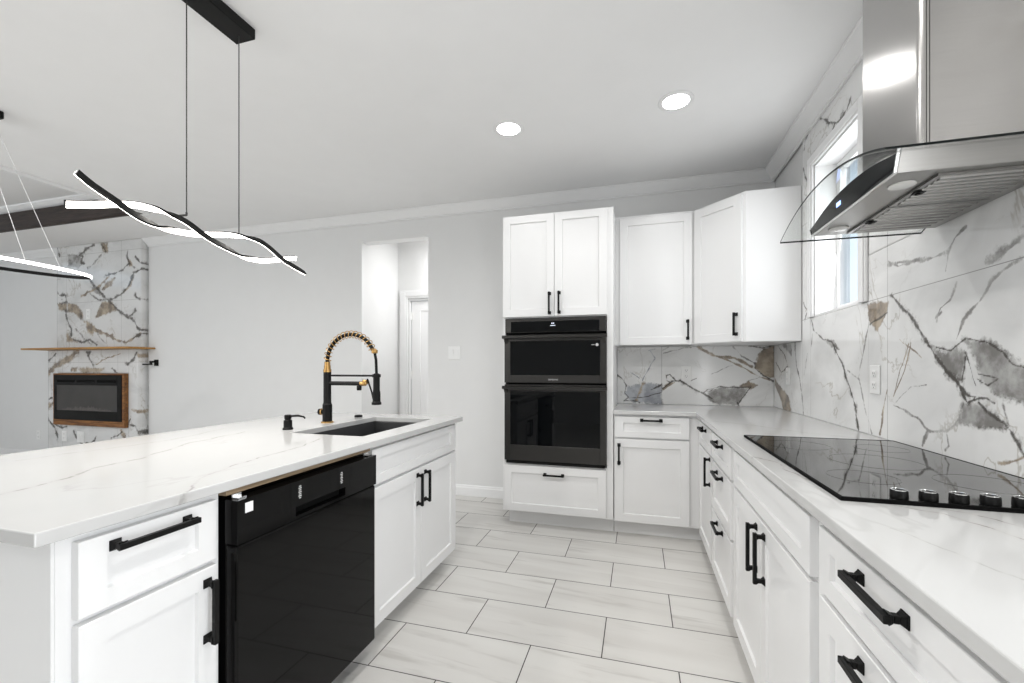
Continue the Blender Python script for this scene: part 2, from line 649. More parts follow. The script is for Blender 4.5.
def tile_grid(name, mat, rects, base_step, to3, strokes, thick=.012, parent=None, wob=.006, at=(0, 0, 0), flip=False, wmin=.004):
    """tiled wall face: dense grids over rects (a0,a1,b0,b1) in the wall plane, given thickness by Solidify"""
    V, F, A = [], [], []
    base = 0
    for rc in rects:
        a0, a1, b0, b1 = rc[:4]
        step = rc[4] if len(rc) > 4 else base_step
        na, nb = max(2, int(round((a1 - a0) / step)) + 1), max(2, int(round((b1 - b0) / step)) + 1)
        ga, gb = np.meshgrid(np.linspace(a0, a1, na), np.linspace(b0, b1, nb))
        A.append(np.stack([ga.ravel(), gb.ravel()], 1))
        i = np.arange(na * nb).reshape(nb, na)
        q = np.stack([i[:-1, :-1], i[:-1, 1:], i[1:, 1:], i[1:, :-1]], -1).reshape(-1, 4) + base
        F.append(q)
        base += na * nb
    A = np.concatenate(A)
    F = np.concatenate(F)
    if flip:
        F = F[:, ::-1]
    V = np.array(to3(A[:, 0], A[:, 1])).T - np.array(at)
    me = bpy.data.meshes.new(name)
    me.vertices.add(len(V))
    me.vertices.foreach_set('co', V.astype(np.float32).ravel())
    me.loops.add(F.size)
    me.loops.foreach_set('vertex_index', F.ravel().astype(np.int32))
    me.polygons.add(len(F))
    me.polygons.foreach_set('loop_start', (np.arange(len(F)) * 4).astype(np.int32))
    me.update(calc_edges=True)
    me.validate()
    col = me.color_attributes.new('veins', 'FLOAT_COLOR', 'POINT')
    c = np.ones((len(V), 4), np.float32)
    c[:, :3] = vein_field(A[:, 0], A[:, 1], strokes, wob, wmin)
    col.data.foreach_set('color', c.ravel())
    me.materials.append(mat)
    o = bpy.data.objects.new(name, me)
    COL.objects.link(o)
    o.location = at
    if parent:
        o.parent = parent
    md = o.modifiers.new('thickness', 'SOLIDIFY')
    md.thickness = thick
    md.offset = -1
    return o

VEINS_RIGHT = [
 ('d',0.012,[(2.2, 1.507), (2.084, 1.417), (1.97, 1.31), (1.87, 1.202), (1.798, 1.154)]),
 ('G',0.02,[(1.974, 1.313), (1.879, 1.26), (1.806, 1.269), (1.767, 1.252), (1.784, 1.167), (1.86, 1.2)]),
 ('G',0.02,[(1.776, 1.294), (1.686, 1.287), (1.603, 1.251), (1.529, 1.204), (1.529, 1.106), (1.623, 1.123), (1.694, 1.164), (1.719, 1.226)]),
 ('G',0.02,[(1.772, 1.096), (1.672, 1.098), (1.597, 1.031), (1.701, 1.022), (1.811, 1.014)]),
 ('d',0.006,[(1.908, 1.28), (1.833, 1.262), (1.764, 1.294), (1.686, 1.284), (1.616, 1.251), (1.571, 1.212), (1.529, 1.199)]),
 ('d',0.009,[(1.801, 1.16), (1.772, 1.12), (1.748, 1.1), (1.716, 1.121), (1.761, 1.127), (1.781, 1.143)]),
 ('d',0.007,[(1.748, 1.107), (1.672, 1.12), (1.641, 1.106)]),
 ('d',0.01,[(1.701, 1.103), (1.603, 1.035), (1.565, 0.999), (1.529, 0.946)]),
 ('g',0.01,[(2.173, 1.053), (2.014, 1.008), (1.959, 0.981), (1.86, 0.986), (1.811, 1.02), (1.764, 1.085)]),
 ('g',0.01,[(1.959, 0.981), (1.996, 0.921)]),
 ('g',0.01,[(1.86, 0.986), (1.847, 0.94), (1.866, 0.922)]),
 ('b',0.005,[(2.079, 1.305), (2.129, 1.201), (2.173, 1.095)]),
 ('b',0.004,[(2.139, 1.32), (1.991, 1.25)]),
 ('d',0.004,[(1.709, 1.192), (1.63, 1.18), (1.669, 1.157), (1.713, 1.178)]),
 ('d',0.004,[(1.767, 1.25), (1.719, 1.157)]),
 ('d',0.004,[(1.767, 1.25), (1.784, 1.161)]),
 ('g',0.016,[(2.214, 1.645), (2.036, 1.622), (1.928, 1.603), (1.851, 1.603), (1.811, 1.641), (1.761, 1.656)]),
 ('g',0.008,[(1.851, 1.6), (1.86, 1.54)]),
 ('g',0.03,[(1.679, 1.526), (1.641, 1.539), (1.565, 1.559), (1.529, 1.576)]),
 ('g',0.014,[(1.553, 1.509), (1.655, 1.476), (1.701, 1.418), (1.777, 1.358), (1.806, 1.297)]),
 ('g',0.01,[(1.806, 1.494), (1.842, 1.439), (1.896, 1.415), (1.912, 1.374)]),
 ('g',0.012,[(1.918, 1.385), (1.889, 1.401)]),
 ('b',0.012,[(1.63, 0.924), (1.59, 0.941), (1.529, 0.967)]),
 ('g',0.006,[(2.16, 1.066), (2.06, 1.131), (1.97, 1.141)]),
 ('g',0.008,[(1.61, 1.098), (1.603, 1.035)]),
 ('d',0.008,[(3.08, 1.493), (3.038, 1.431), (2.908, 1.366), (2.779, 1.344), (2.722, 1.314)]),
 ('d',0.012,[(2.779, 1.348), (2.641, 1.203), (2.57, 1.108), (2.518, 1.017), (2.487, 0.91)]),
 ('G',0.01,[(2.908, 1.366), (2.755, 1.351), (2.686, 1.303), (2.779, 1.317)]),
 ('B',0.012,[(2.399, 1.499), (2.22, 1.484), (2.229, 1.446), (2.306, 1.372), (2.379, 1.409)]),
 ('g',0.012,[(2.389, 1.413), (2.424, 1.31), (2.472, 1.185), (2.487, 1.163)]),
 ('g',0.009,[(2.599, 1.193), (2.479, 1.158), (2.435, 1.042), (2.362, 0.913)]),
 ('d',0.008,[(2.379, 1.404), (2.229, 1.438)]),
 ('b',0.012,[(2.29, 0.92), (2.259, 1.023), (2.229, 1.107)]),
 ('b',0.006,[(2.066, 1.308), (2.104, 1.189), (2.18, 1.086)]),
 ('d',0.01,[(2.2, 1.506), (2.079, 1.42), (2.018, 1.356)]),
 ('g',0.01,[(2.214, 1.661), (2.144, 1.621), (1.984, 1.621)]),
 ('d',0.008,[(3.208, 1.627), (3.143, 1.558), (3.188, 1.511)]),
 ('b',0.012,[(3.099, 1.612), (3.175, 1.562)]),
 ('d',0.007,[(3.748, 1.374), (3.582, 1.288), (3.52, 1.218), (3.663, 1.176), (3.801, 1.245)]),
 ('G',0.015,[(3.663, 1.374), (3.461, 1.368), (3.439, 1.284), (3.563, 1.331)]),
 ('B',0.015,[(3.819, 1.11), (3.748, 1.092), (3.505, 0.995), (3.439, 0.906), (3.614, 0.889), (3.684, 0.976), (3.81, 1.076)]),
 ('d',0.008,[(3.379, 1.378), (3.345, 1.223), (3.262, 1.108), (3.23, 0.996), (3.212, 0.91)]),
 ('g',0.006,[(3.145, 1.299), (3.199, 1.155)]),
 ('g',0.006,[(3.053, 1.413), (3.081, 1.34)]),
 ('d',0.022,[(2.571, 2.547), (2.599, 2.525), (2.638, 2.518), (2.679, 2.502)]),
 ('d',0.012,[(2.679, 2.502), (2.736, 2.514), (2.826, 2.565), (2.874, 2.612), (2.943, 2.657)]),
 ('d',0.008,[(2.75, 2.52), (2.792, 2.488), (2.845, 2.477)]),
 ('d',0.008,[(2.599, 2.525), (2.586, 2.489), (2.625, 2.498), (2.652, 2.534)]),
 ('d',0.012,[(3.131, 2.656), (3.185, 2.644), (3.201, 2.597)]),
 ('d',0.012,[(3.218, 2.48), (3.185, 2.429), (3.141, 2.374)]),
 ('g',0.01,[(2.957, 2.668), (3.046, 2.66)]),
]
VEINS_BACK = [
 ('b',0.02,[(0.48, 1.376), (0.553, 1.318), (0.631, 1.285), (0.733, 1.282), (0.859, 1.215)]),
 ('b',0.014,[(0.605, 1.297), (0.689, 1.254), (0.771, 1.219), (0.847, 1.177), (0.921, 1.14), (1.022, 1.1)]),
 ('B',0.015,[(0.911, 1.308), (0.964, 1.349), (1.024, 1.373), (1.024, 1.132), (0.958, 1.14), (0.882, 1.205)]),
 ('g',0.012,[(0.721, 1.373), (0.784, 1.295), (0.887, 1.242)]),
 ('d',0.006,[(0.847, 1.376), (0.946, 1.356), (1.024, 1.379)]),
 ('d',0.01,[(0.884, 1.246), (0.887, 1.205), (0.946, 1.15), (1.024, 1.102)]),
 ('d',0.008,[(0.394, 1.054), (0.474, 1.012), (0.513, 0.995), (0.54, 1.027), (0.644, 1.06), (0.746, 1.051), (0.853, 1.052), (0.797, 0.975), (0.766, 0.902)]),
 ('d',0.006,[(0.524, 1.013), (0.559, 1.013), (0.585, 1.035), (0.605, 1.028)]),
 ('d',0.012,[(0.761, 0.925), (0.771, 0.902)]),
 ('G',0.02,[(0.546, 1.02), (0.644, 1.05), (0.84, 1.045), (0.786, 0.947), (0.759, 0.902), (0.618, 0.904), (0.546, 0.949)]),
 ('B',0.015,[(0.771, 1.065), (0.834, 1.098), (0.896, 1.067), (0.853, 1.031)]),
 ('g',0.008,[(0.853, 1.052), (0.834, 1.101), (0.927, 1.136)]),
 ('g',0.006,[(0.566, 1.155), (0.644, 1.191), (0.721, 1.219)]),
 ('d',0.012,[(0.319, 1.1), (0.37, 1.07), (0.448, 1.029), (0.514, 0.989), (0.569, 0.954)]),
 ('d',0.01,[(0.194, 1.032), (0.234, 1.063), (0.268, 1.093), (0.327, 1.094)]),
 ('d',0.009,[(0.223, 1.117), (0.22, 1.139), (0.251, 1.15), (0.274, 1.118), (0.297, 1.096), (0.251, 1.081), (0.223, 1.099)]),
 ('b',0.02,[(0.2, 1.03), (0.24, 1.059), (0.285, 1.084)]),
 ('g',0.01,[(0.19, 1.348), (0.234, 1.375)]),
 ('g',0.008,[(0.2, 1.324), (0.359, 1.371), (0.426, 1.372)]),
 ('G',0.02,[(-0.095, 1.047), (0.025, 1.064), (0.083, 1.077), (0.144, 1.058), (0.188, 1.054), (0.188, 0.908), (0.036, 0.909), (-0.071, 0.914), (-0.112, 0.978)]),
 ('d',0.01,[(-0.179, 1.152), (-0.128, 1.115), (-0.099, 1.059), (-0.112, 0.99), (-0.077, 0.948), (-0.112, 0.913)]),
 ('d',0.009,[(-0.116, 1.109), (-0.095, 1.059)]),
 ('d',0.01,[(0.104, 1.016), (0.153, 1.037), (0.188, 1.066)]),
 ('d',0.006,[(-0.077, 0.948), (0.036, 0.956), (0.132, 0.982), (0.188, 0.993)]),
 ('d',0.01,[(-0.112, 0.916), (-0.035, 0.924), (0.013, 0.914)]),
 ('b',0.03,[(0.039, 1.067), (0.019, 1.011), (-0.001, 0.98), (-0.009, 0.937)]),
 ('g',0.008,[(0.036, 1.091), (0.083, 1.202), (0.137, 1.288), (0.097, 1.349)]),
 ('g',0.006,[(-0.059, 1.165), (0.013, 1.116)]),
 ('g',0.008,[(0.086, 1.349), (0.13, 1.355)]),
 ('d',0.005,[(0.415, 1.095), (0.465, 1.113)]),
]
VEINS_CHASE_UPPER = [
 ('d',0.03,[(-7.138, 2.73), (-7.105, 2.627)]),
 ('d',0.035,[(-6.476, 2.717), (-6.586, 2.689), (-6.713, 2.632)]),
 ('B',0.03,[(-6.361, 2.73), (-6.245, 2.717), (-6.239, 2.613), (-6.306, 2.635)]),
 ('d',0.02,[(-6.352, 2.725), (-6.26, 2.621)]),
 ('G',0.02,[(-6.956, 2.639), (-6.729, 2.611), (-6.681, 2.52), (-6.745, 2.458), (-6.956, 2.494)]),
 ('d',0.03,[(-6.729, 2.611), (-6.681, 2.597), (-6.707, 2.533), (-6.634, 2.506)]),
 ('g',0.03,[(-6.352, 2.595), (-6.461, 2.505), (-6.586, 2.437)]),
 ('d',0.02,[(-5.892, 2.609), (-5.909, 2.532), (-5.871, 2.466), (-5.784, 2.398)]),
 ('B',0.02,[(-5.901, 2.511), (-5.851, 2.497), (-5.804, 2.414), (-5.871, 2.418)]),
 ('d',0.02,[(-5.871, 2.466), (-5.974, 2.388), (-6.154, 2.346), (-6.275, 2.332)]),
 ('d',0.025,[(-5.769, 2.533), (-5.697, 2.465), (-5.602, 2.413), (-5.711, 2.362), (-5.798, 2.336)]),
 ('d',0.03,[(-6.57, 2.316), (-6.492, 2.235), (-6.399, 2.166), (-6.306, 2.064), (-6.214, 2.017)]),
 ('G',0.02,[(-6.523, 2.215), (-6.399, 2.176), (-6.291, 2.042), (-6.368, 2.088), (-6.492, 2.148)]),
 ('b',0.03,[(-6.214, 2.317), (-6.337, 2.249), (-6.43, 2.178), (-6.586, 2.142), (-6.713, 2.093)]),
 ('B',0.03,[(-6.275, 2.246), (-6.109, 2.29), (-6.154, 2.218), (-6.337, 2.163)]),
 ('d',0.03,[(-5.784, 2.335), (-5.857, 2.223), (-5.96, 2.112), (-6.094, 2.065), (-6.184, 2.026)]),
 ('B',0.02,[(-5.857, 2.223), (-5.784, 2.303), (-5.842, 2.18), (-5.974, 2.102)]),
 ('d',0.03,[(-7.138, 2.157), (-7.105, 2.122), (-6.989, 2.128), (-6.979, 2.038), (-7.055, 2.019)]),
 ('B',0.03,[(-7.145, 2.022), (-6.972, 2.02), (-6.972, 1.926), (-7.105, 1.942)]),
 ('B',0.03,[(-6.956, 2.019), (-6.81, 2.004), (-6.681, 1.883), (-6.697, 1.806), (-6.81, 1.876), (-6.94, 1.914)]),
 ('d',0.03,[(-6.713, 1.873), (-6.713, 1.807)]),
 ('B',0.03,[(-6.337, 2.011), (-6.154, 2.0), (-6.064, 1.898), (-6.214, 1.882), (-6.399, 1.83), (-6.445, 1.82)]),
 ('d',0.03,[(-6.214, 2.017), (-6.094, 1.937), (-5.974, 1.848), (-5.857, 1.802), (-5.784, 1.768), (-5.726, 1.672), (-5.611, 1.632)]),
 ('d',0.03,[(-5.769, 1.883), (-5.857, 1.823), (-5.798, 1.769)]),
 ('d',0.03,[(-5.611, 1.638), (-5.711, 1.588), (-5.798, 1.548)]),
 ('d',0.025,[(-5.769, 2.093), (-5.755, 2.05), (-5.683, 2.022)]),
 ('b',0.03,[(-6.461, 1.69), (-6.275, 1.621), (-6.094, 1.543), (-5.915, 1.508), (-5.769, 1.558), (-5.683, 1.619)]),
 ('b',0.03,[(-6.649, 1.783), (-6.523, 1.692), (-6.399, 1.646), (-6.154, 1.597)]),
 ('B',0.03,[(-6.618, 1.793), (-6.461, 1.723), (-6.492, 1.604), (-6.586, 1.639)]),
 ('d',0.03,[(-6.989, 1.927), (-6.956, 1.792), (-6.891, 1.701), (-6.881, 1.59)]),
 ('B',0.03,[(-6.966, 1.647), (-6.874, 1.568), (-6.777, 1.522), (-6.966, 1.536)]),
 ('d',0.025,[(-6.842, 1.545), (-6.681, 1.52), (-6.555, 1.551), (-6.43, 1.484)]),
 ('g',0.03,[(-6.81, 1.699), (-6.649, 1.563), (-6.523, 1.496)]),
 ('g',0.02,[(-6.461, 1.69), (-6.368, 1.58), (-6.26, 1.503)]),
 ('d',0.02,[(-6.539, 2.129), (-6.399, 2.036), (-6.275, 2.03)]),
]
VEINS_CHASE_LOWER = [
 ('b',0.07,[(-6.708, 1.424), (-6.831, 1.328), (-6.95, 1.268), (-7.101, 1.248), (-7.254, 1.115)]),
 ('B',0.03,[(-6.95, 1.329), (-6.757, 1.398), (-6.861, 1.268), (-7.01, 1.228), (-7.177, 1.187), (-7.248, 1.084), (-7.248, 1.166)]),
 ('d',0.02,[(-7.177, 1.331), (-7.101, 1.381), (-7.254, 1.29)]),
 ('d',0.03,[(-6.539, 1.396), (-6.468, 1.396), (-6.511, 1.356), (-6.468, 1.297), (-6.425, 1.231)]),
 ('b',0.015,[(-6.369, 1.247), (-6.173, 1.325), (-5.954, 1.371)]),
 ('d',0.03,[(-5.688, 1.388), (-5.754, 1.293), (-5.834, 1.242)]),
 ('b',0.03,[(-5.683, 1.379), (-5.649, 1.293), (-5.583, 1.378)]),
 ('B',0.02,[(-6.816, 1.197), (-6.713, 1.197), (-6.728, 1.147), (-6.831, 1.157)]),
 ('B',0.03,[(-6.699, 1.197), (-6.229, 1.204), (-6.312, 1.149), (-6.626, 1.138)]),
 ('d',0.02,[(-6.091, 1.192), (-6.009, 1.14)]),
 ('d',0.02,[(-7.248, 0.795), (-7.177, 0.828)]),
 ('B',0.03,[(-7.248, 0.754), (-7.168, 0.746), (-7.192, 0.694), (-7.248, 0.682)]),
 ('d',0.03,[(-5.794, 0.596), (-5.82, 0.518), (-5.714, 0.503), (-5.662, 0.439), (-5.596, 0.394)]),
 ('b',0.03,[(-5.767, 0.711), (-5.688, 0.694), (-5.532, 0.717)]),
 ('b',0.025,[(-5.675, 0.685), (-5.558, 0.641)]),
 ('d',0.03,[(-7.248, 0.548), (-7.131, 0.45), (-7.071, 0.309)]),
 ('d',0.02,[(-7.131, 0.491), (-6.98, 0.445), (-6.89, 0.469)]),
 ('d',0.03,[(-6.787, 0.412), (-6.728, 0.344), (-6.626, 0.249)]),
 ('B',0.03,[(-5.954, 0.475), (-5.874, 0.42), (-5.874, 0.367), (-5.941, 0.398)]),
 ('d',0.02,[(-6.118, 0.352), (-6.009, 0.376), (-5.927, 0.437)]),
 ('d',0.015,[(-6.568, 0.272), (-6.397, 0.3), (-6.369, 0.36)]),
]

# ================================================================== THE ROOM
XL, YF, YT, XT = -9.5, -3.0, 3.19, -4.65       # left wall, front wall, tray recess far edge and right edge
WX, WY = XW + .012, YW + .012                   # painted faces behind the tiles


def room_box(name, boxes, mat, label, cat, bevel=0):
    m = MB()
    for b in boxes:
        m.box(*b)
    return struct(m.build(name, mat, bevel=bevel), label, cat)


room_box('floor', [(XL - .15, WX + .2, YF - .15, 6.0, -.06, 0)], M['floor'], 'pale greige plank tile floor with dark grout in a running bond', 'floor')
# ceiling with the raised tray over the living room
c = MB()
c.box(XT, WX + .2, YF, WY + .9, CEIL, CEIL + .35)
c.box(XL, XT, YT, WY + .9, CEIL, CEIL + .35)
c.box(XL, XT, YF, YT, CEIL + .26, CEIL + .35)
struct(c.build('ceiling', M['ceiling']), 'smooth white ceiling stepping up to a tray over the living room', 'ceiling')
room_box('wall_left', [(XL - .15, XL, YF, WY + .12, 0, CEIL)], M['wall'], 'pale grey end wall of the living room', 'wall')
# back wall with the hall opening
OX0, OX1, OZ = -2.702, -1.958, 2.479
room_box('wall_back', [(XL, OX0, WY, WY + .12, 0, CEIL), (OX1, WX + .17, WY, WY + .12, 0, CEIL), (OX0, OX1, WY, WY + .12, OZ, CEIL)],
         M['wall'], 'pale grey back wall with a plain square hall opening', 'wall')
# hall behind the opening
HY = 4.56
DX0, DX1, DZ = -2.565, -1.80, 2.0
room_box('wall_hall', [(OX0 - .1, OX0, WY + .12, HY + .1, 0, 2.67), (-1.3, -1.2, WY + .12, HY + .1, 0, 2.67),
                       (OX0, DX0, HY, HY + .1, 0, 2.67), (DX1, -1.3, HY, HY + .1, 0, 2.67), (DX0, DX1, HY, HY + .1, DZ, 2.67)],
         M['wall'], 'pale grey walls of the small hall beyond the opening', 'wall')
room_box('ceiling_hall', [(OX0, -1.3, WY + .12, HY + .1, 2.664, 2.72)], M['ceiling'], 'lower white ceiling of the small hall', 'ceiling')
area_light('hall_fill', (-1.75, 4.22, 2.6), (0, 0, 0), .3, .3, 8)  # unseen lamp added to brighten the hall and its door
# hall door: casing, slab, hinges
d = thing('door_1', 'white hall door in a white casing beyond the opening', 'door', (DX0, HY, 0))
d['kind'] = 'structure'
m = MB()
m.box(DX0 - .108, DX0 - .006, HY - .018, HY - .001, 0, DZ + .098)
m.box(DX0 - .006, DX1 + .006, HY - .018, HY - .001, DZ + .006, DZ + .098)
m.box(DX1 + .006, DX1 + .1, HY - .018, HY - .001, 0, DZ + .098)
m.box(DX0 - .098, DX0 - .03, HY - .026, HY - .018, 0, DZ + .075)
m.box(DX0 - .03, DX1 + .03, HY - .026, HY - .018, DZ + .03, DZ + .085)
m.build('door_casing', M['trim'], d, bevel=.003)
m = MB()
m.box(DX0 + .001, DX0 + .022, HY + .001, HY + .095, 0, DZ - .001)
m.box(DX1 - .022, DX1 - .001, HY + .001, HY + .095, 0, DZ - .001)
m.box(DX0 + .022, DX1 - .022, HY + .001, HY + .095, DZ - .022, DZ - .001)
m.build('door_jamb', M['trim'], d, bevel=.002)
fr = faceF(HY + .055)
shaker(fr, DX0 + .028, DX1 - .026, .01, DZ - .026, 'door_slab', d, M['trim'], rail=.11, t=.035)
for z in (.25, 1.12, 1.80):
    m = MB()
    m.tube([(DX0 + .026, HY + .014, z - .045), (DX0 + .026, HY + .014, z + .045)], .007, 8)
    m.fbox(fr, DX0 + .027, DX0 + .055, z - .045, z + .045, .0355, .0375)
    m.build('hinge', M['plastic'], d)

# front wall (behind the camera) with an added daylight window; right wall with the kitchen window and an added patio opening
W3 = (-7.6, -4.4, .45, 2.45)
fb = []
xs = [XL, W3[0], W3[1], WX + .17]
for i in range(3):
    if i == 1:
        fb += [(xs[i], xs[i + 1], YF - .15, YF, 0, .45), (xs[i], xs[i + 1], YF - .15, YF, 2.45, CEIL)]
    else:
        fb += [(xs[i], xs[i + 1], YF - .15, YF, 0, CEIL)]
room_box('wall_front', fb, M['wall'], 'pale grey wall opposite the ovens with an added wide window', 'wall')
HYa, HYb, HZa, HZb = 2.455, 3.03, 1.512, 2.42
room_box('wall_right', [(WX, WX + .17, YF, -.97, 0, CEIL), (WX, WX + .17, -.97, .45, 2.13, CEIL), (WX, WX + .17, -.97, .45, 0, .04), (WX, WX + .17, .45, HYa, 0, CEIL), (WX, WX + .17, HYb, WY, 0, CEIL),
                        (WX, WX + .17, HYa, HYb, 0, HZa), (WX, WX + .17, HYa, HYb, HZb, CEIL)],
         M['wall'], 'right kitchen wall behind the cooktop and hood', 'wall')


def window_unit(name, fr, a0, a1, b0, b1, depth, label, casing=.065, sill=False, rows=(), cols=()):
    """fr: out=0 on the room face, negative out goes into the wall"""
    w = thing(name, label, 'window', fr((a0 + a1) / 2, b0, 0))
    w['kind'] = 'structure'
    m = MB()
    if casing:
        for (o0, o1, s0, s1) in ((.0, .014, 0, casing), (.014, .021, .012, casing - .008)):
            m.fbox(fr, a0 - s1, a0 - s0, b0, b1 + s1, o0, o1)
            m.fbox(fr, a1 + s0, a1 + s1, b0, b1 + s1, o0, o1)
            m.fbox(fr, a0 - s0, a1 + s0, b1 + s0, b1 + s1, o0, o1)
        m.build('window_casing', M['trim'], w, bevel=.002)
    m = MB()
    t = .012
    m.fbox(fr, a0, a0 + t, b0, b1, -depth, 0)
    m.fbox(fr, a1 - t, a1, b0, b1, -depth, 0)
    m.fbox(fr, a0 + t, a1 - t, b1 - t, b1, -depth, 0)
    m.fbox(fr, a0 + t, a1 - t, b0, b0 + t, -depth, 0)
    m.build('window_reveal', M['trim'], w)
    m = MB()
    s = .045
    o0, o1 = -depth + .02, -depth + .06
    A0, A1, B0, B1 = a0 + t, a1 - t, b0 + t, b1 - t
    m.fbox(fr, A0, A0 + s, B0, B1, o0, o1)
    m.fbox(fr, A1 - s, A1, B0, B1, o0, o1)
    m.fbox(fr, A0 + s, A1 - s, B0, B0 + s, o0, o1)
    m.fbox(fr, A0 + s, A1 - s, B1 - s, B1, o0, o1)
    for q in rows:
        m.fbox(fr, A0 + s, A1 - s, q - .014, q + .014, o0 + .004, o1 - .004)
    for q in cols:
        m.fbox(fr, q - .025, q + .025, B0 + s, B1 - s, o0 + .004, o1 - .004)
    m.build('window_frame', M['trim'], w, bevel=.002)
    m = MB()
    m.fbox(fr, A0 + s, A1 - s, B0 + s, B1 - s, (o0 + o1) / 2 - .003, (o0 + o1) / 2 + .003)
    m.build('window_pane', M['pane'], w)
    return w


window_unit('window_1', faceL(XW), HYa, HYb, HZa, HZb, .17, 'white cased kitchen window beside the range hood')
fY = lambda a, b, o: (a, YF + o, b)
window_unit('added_window_2', fY, *W3, .14, 'wide white window added out of view in the living room to bring in daylight', rows=(1.45,), cols=(-6.0,))  # invented window out of view, added to bring in daylight

window_unit('added_window_3', faceL(WX), -.97, .45, .04, 2.13, .16, 'tall glazed patio opening added out of view on the right wall past the worktop to bring in daylight', casing=.03, cols=(-.26,))  # invented opening beside the camera, added to light the island fronts

# ------------------------------------------------------------------ wall tiles
M['tile_right'] = marble('marble_tile_right', [(1, 2.228), (1, 1.005), (2, 1.511), (2, 2.115)], .6)
M['tile_back'] = marble('marble_tile_back', [(0, .188)], .4, .11, blue=True)
zt = CEIL - .004
tr = tile_grid('wall_tile_right', M['tile_right'],
               [(.53, 1.30, CZ + .0005, zt, .02), (1.30, 2.39, CZ + .0005, 1.72, .0042), (1.30, 2.39, 1.72, zt, .012), (3.097, 3.236, CZ + .0005, zt, .006), (2.39, 3.097, CZ + .0005, 1.5105, .005), (2.39, 3.097, 2.486, zt), (3.236, YW - .0005, CZ + .0005, 1.379, .005)],
               .0066, lambda a, b: (np.full_like(a, XW), a, b), VEINS_RIGHT, .0115, flip=True)
struct(tr, 'polished white marble-look wall tile with grey veins behind the cooktop', 'wall tile')
tb = tile_grid('wall_tile_back', M['tile_back'], [(-.1725, XW - .0005, CZ + .0005, 1.379)], .0042,
               lambda a, b: (a, np.full_like(a, YW), b), VEINS_BACK, .0115)
struct(tb, 'white marble-look backsplash with brown and blue-grey veins beside the ovens', 'wall tile')

# ------------------------------------------------------------------ crown mouldings, baseboards, tray trim
CROWN = [(0, 0), (.08, 0), (.08, -.007), (.071, -.010), (.066, -.022), (.050, -.036), (.030, -.055), (.018, -.070), (.012, -.072), (.012, -.085), (0, -.085)]


def crown_run(name, p, q, nrm, miter0, miter1, label):
    """p->q along the wall face in plan, nrm into the room; miter: +1 shortens with the projection"""
    p, q, nrm = Vector(p), Vector(q), Vector(nrm)
    t = (q - p).normalized()
    L = (q - p).length
    n = len(CROWN)
    vs = []
    for end in (0, 1):
        for (o, z) in CROWN:
            s = o * miter0 if end == 0 else L - o * miter1
            a = p + t * s + nrm * o
            vs.append((a.x, a.y, CEIL - .0005 + z))
    fs = [tuple(range(n)), tuple(range(2 * n - 1, n - 1, -1))] + [(i, (i + 1) % n, n + (i + 1) % n, n + i) for i in range(n)]
    m = MB()
    m.add(vs, fs)
    return struct(m.build(name, M['trim'], smooth=30), label, 'crown moulding')


FX0, FX1 = -7.251, -5.666      # fireplace chase
crown_run('trim_1', (FX1 + .002, WY - .001), (XW - .001, WY - .001), (0, -1), 0, 1, 'white crown moulding along the back wall above the ovens')
crown_run('trim_2', (XL, WY - .001), (-7.158, WY - .001), (0, -1), 1, 0, 'white crown moulding along the back wall left of the fireplace')
crown_run('trim_3', (XW - .001, WY - .001), (XW - .001, YF), (-1, 0), 1, 1, 'white crown moulding along the tiled right wall')


def baseboard(name, boxes, label):
    m = MB()
    for x0, x1 in boxes:
        prof = [(0, 0), (.014, 0), (.014, .075), (.009, .083), (.009, .092), (.005, .10), (0, .10)]
        m.prism(prof, lambda a, b, t: (t, WY - .0005 - a, b), x0, x1)
    return struct(m.build(name, M['trim']), label, 'baseboard')


baseboard('baseboard_back', [(OX1, -1.006)], 'white baseboard between the hall opening and the oven cabinet')
baseboard('baseboard_living', [(XL, FX0 - .002), (FX1 + .002, OX0)], 'white baseboard along the living room wall by the fireplace')
# trim strip round the tray edge
m = MB()
m.box(XT - .014, XT - .0005, YF, YT - .02, CEIL - .03, CEIL + .10)
m.box(XT - .03, XT - .0145, YF, YT - .02, CEIL + .03, CEIL + .08)
struct(m.build('trim_4', M['trim'], bevel=.003), 'white trim along the kitchen-side edge of the tray ceiling', 'trim')
prof = [(0, 0), (.075, 0), (.07, -.015), (.04, -.035), (.015, -.06), (0, -.065)]
m = MB()
m.prism(prof, lambda a, b, t: (t, YT - .0005 - a, CEIL + .2595 + b), XL, XT - .001)
struct(m.build('trim_5', M['trim'], smooth=30), 'white crown moulding inside the raised tray above the dark beam', 'crown moulding')
m = MB()
m.box(XL + .001, XT - .031, YT - .035, YT - .0005, CEIL - .002, CEIL + .193)
m.box(XL + .001, XT - .031, YT - .047, YT - .035, CEIL + .004, CEIL + .188)
struct(m.build('ceiling_beam', M['beamwood'], bevel=.003), 'dark stained wood beam across the tray ceiling', 'beam')

# ------------------------------------------------------------------ fireplace
YU, YLO = 3.779, 3.741
M['tile_fire'] = marble('marble_tile_fireplace', [(0, -6.98), (0, -6.0), (2, 2.62), (2, 2.02), (2, 1.27)], .7, .08, dark=.85, white=.85)
MAN0, MAN1 = 1.424, 1.456
up = tile_grid('wall_fireplace_upper', M['tile_fire'], [(-7.156, FX1, MAN1 - .01, CEIL - .001)], .012, lambda a, b: (a, np.full_like(a, YU), b), VEINS_CHASE_UPPER, WY - YU - .001, wob=.007, wmin=.010)
struct(up, 'upper chimney breast clad in white marble-look tile with brown veins', 'chimney breast')
lo = tile_grid('wall_fireplace_lower', M['tile_fire'], [(FX0, -7.075, 0, MAN0), (-5.823, FX1, 0, MAN0), (-7.075, -5.823, 0, .49), (-7.075, -5.823, 1.135, MAN0)], .012,
               lambda a, b: (a, np.full_like(a, YLO), b), VEINS_CHASE_LOWER, WY - YLO - .001, wob=.007, wmin=.010)
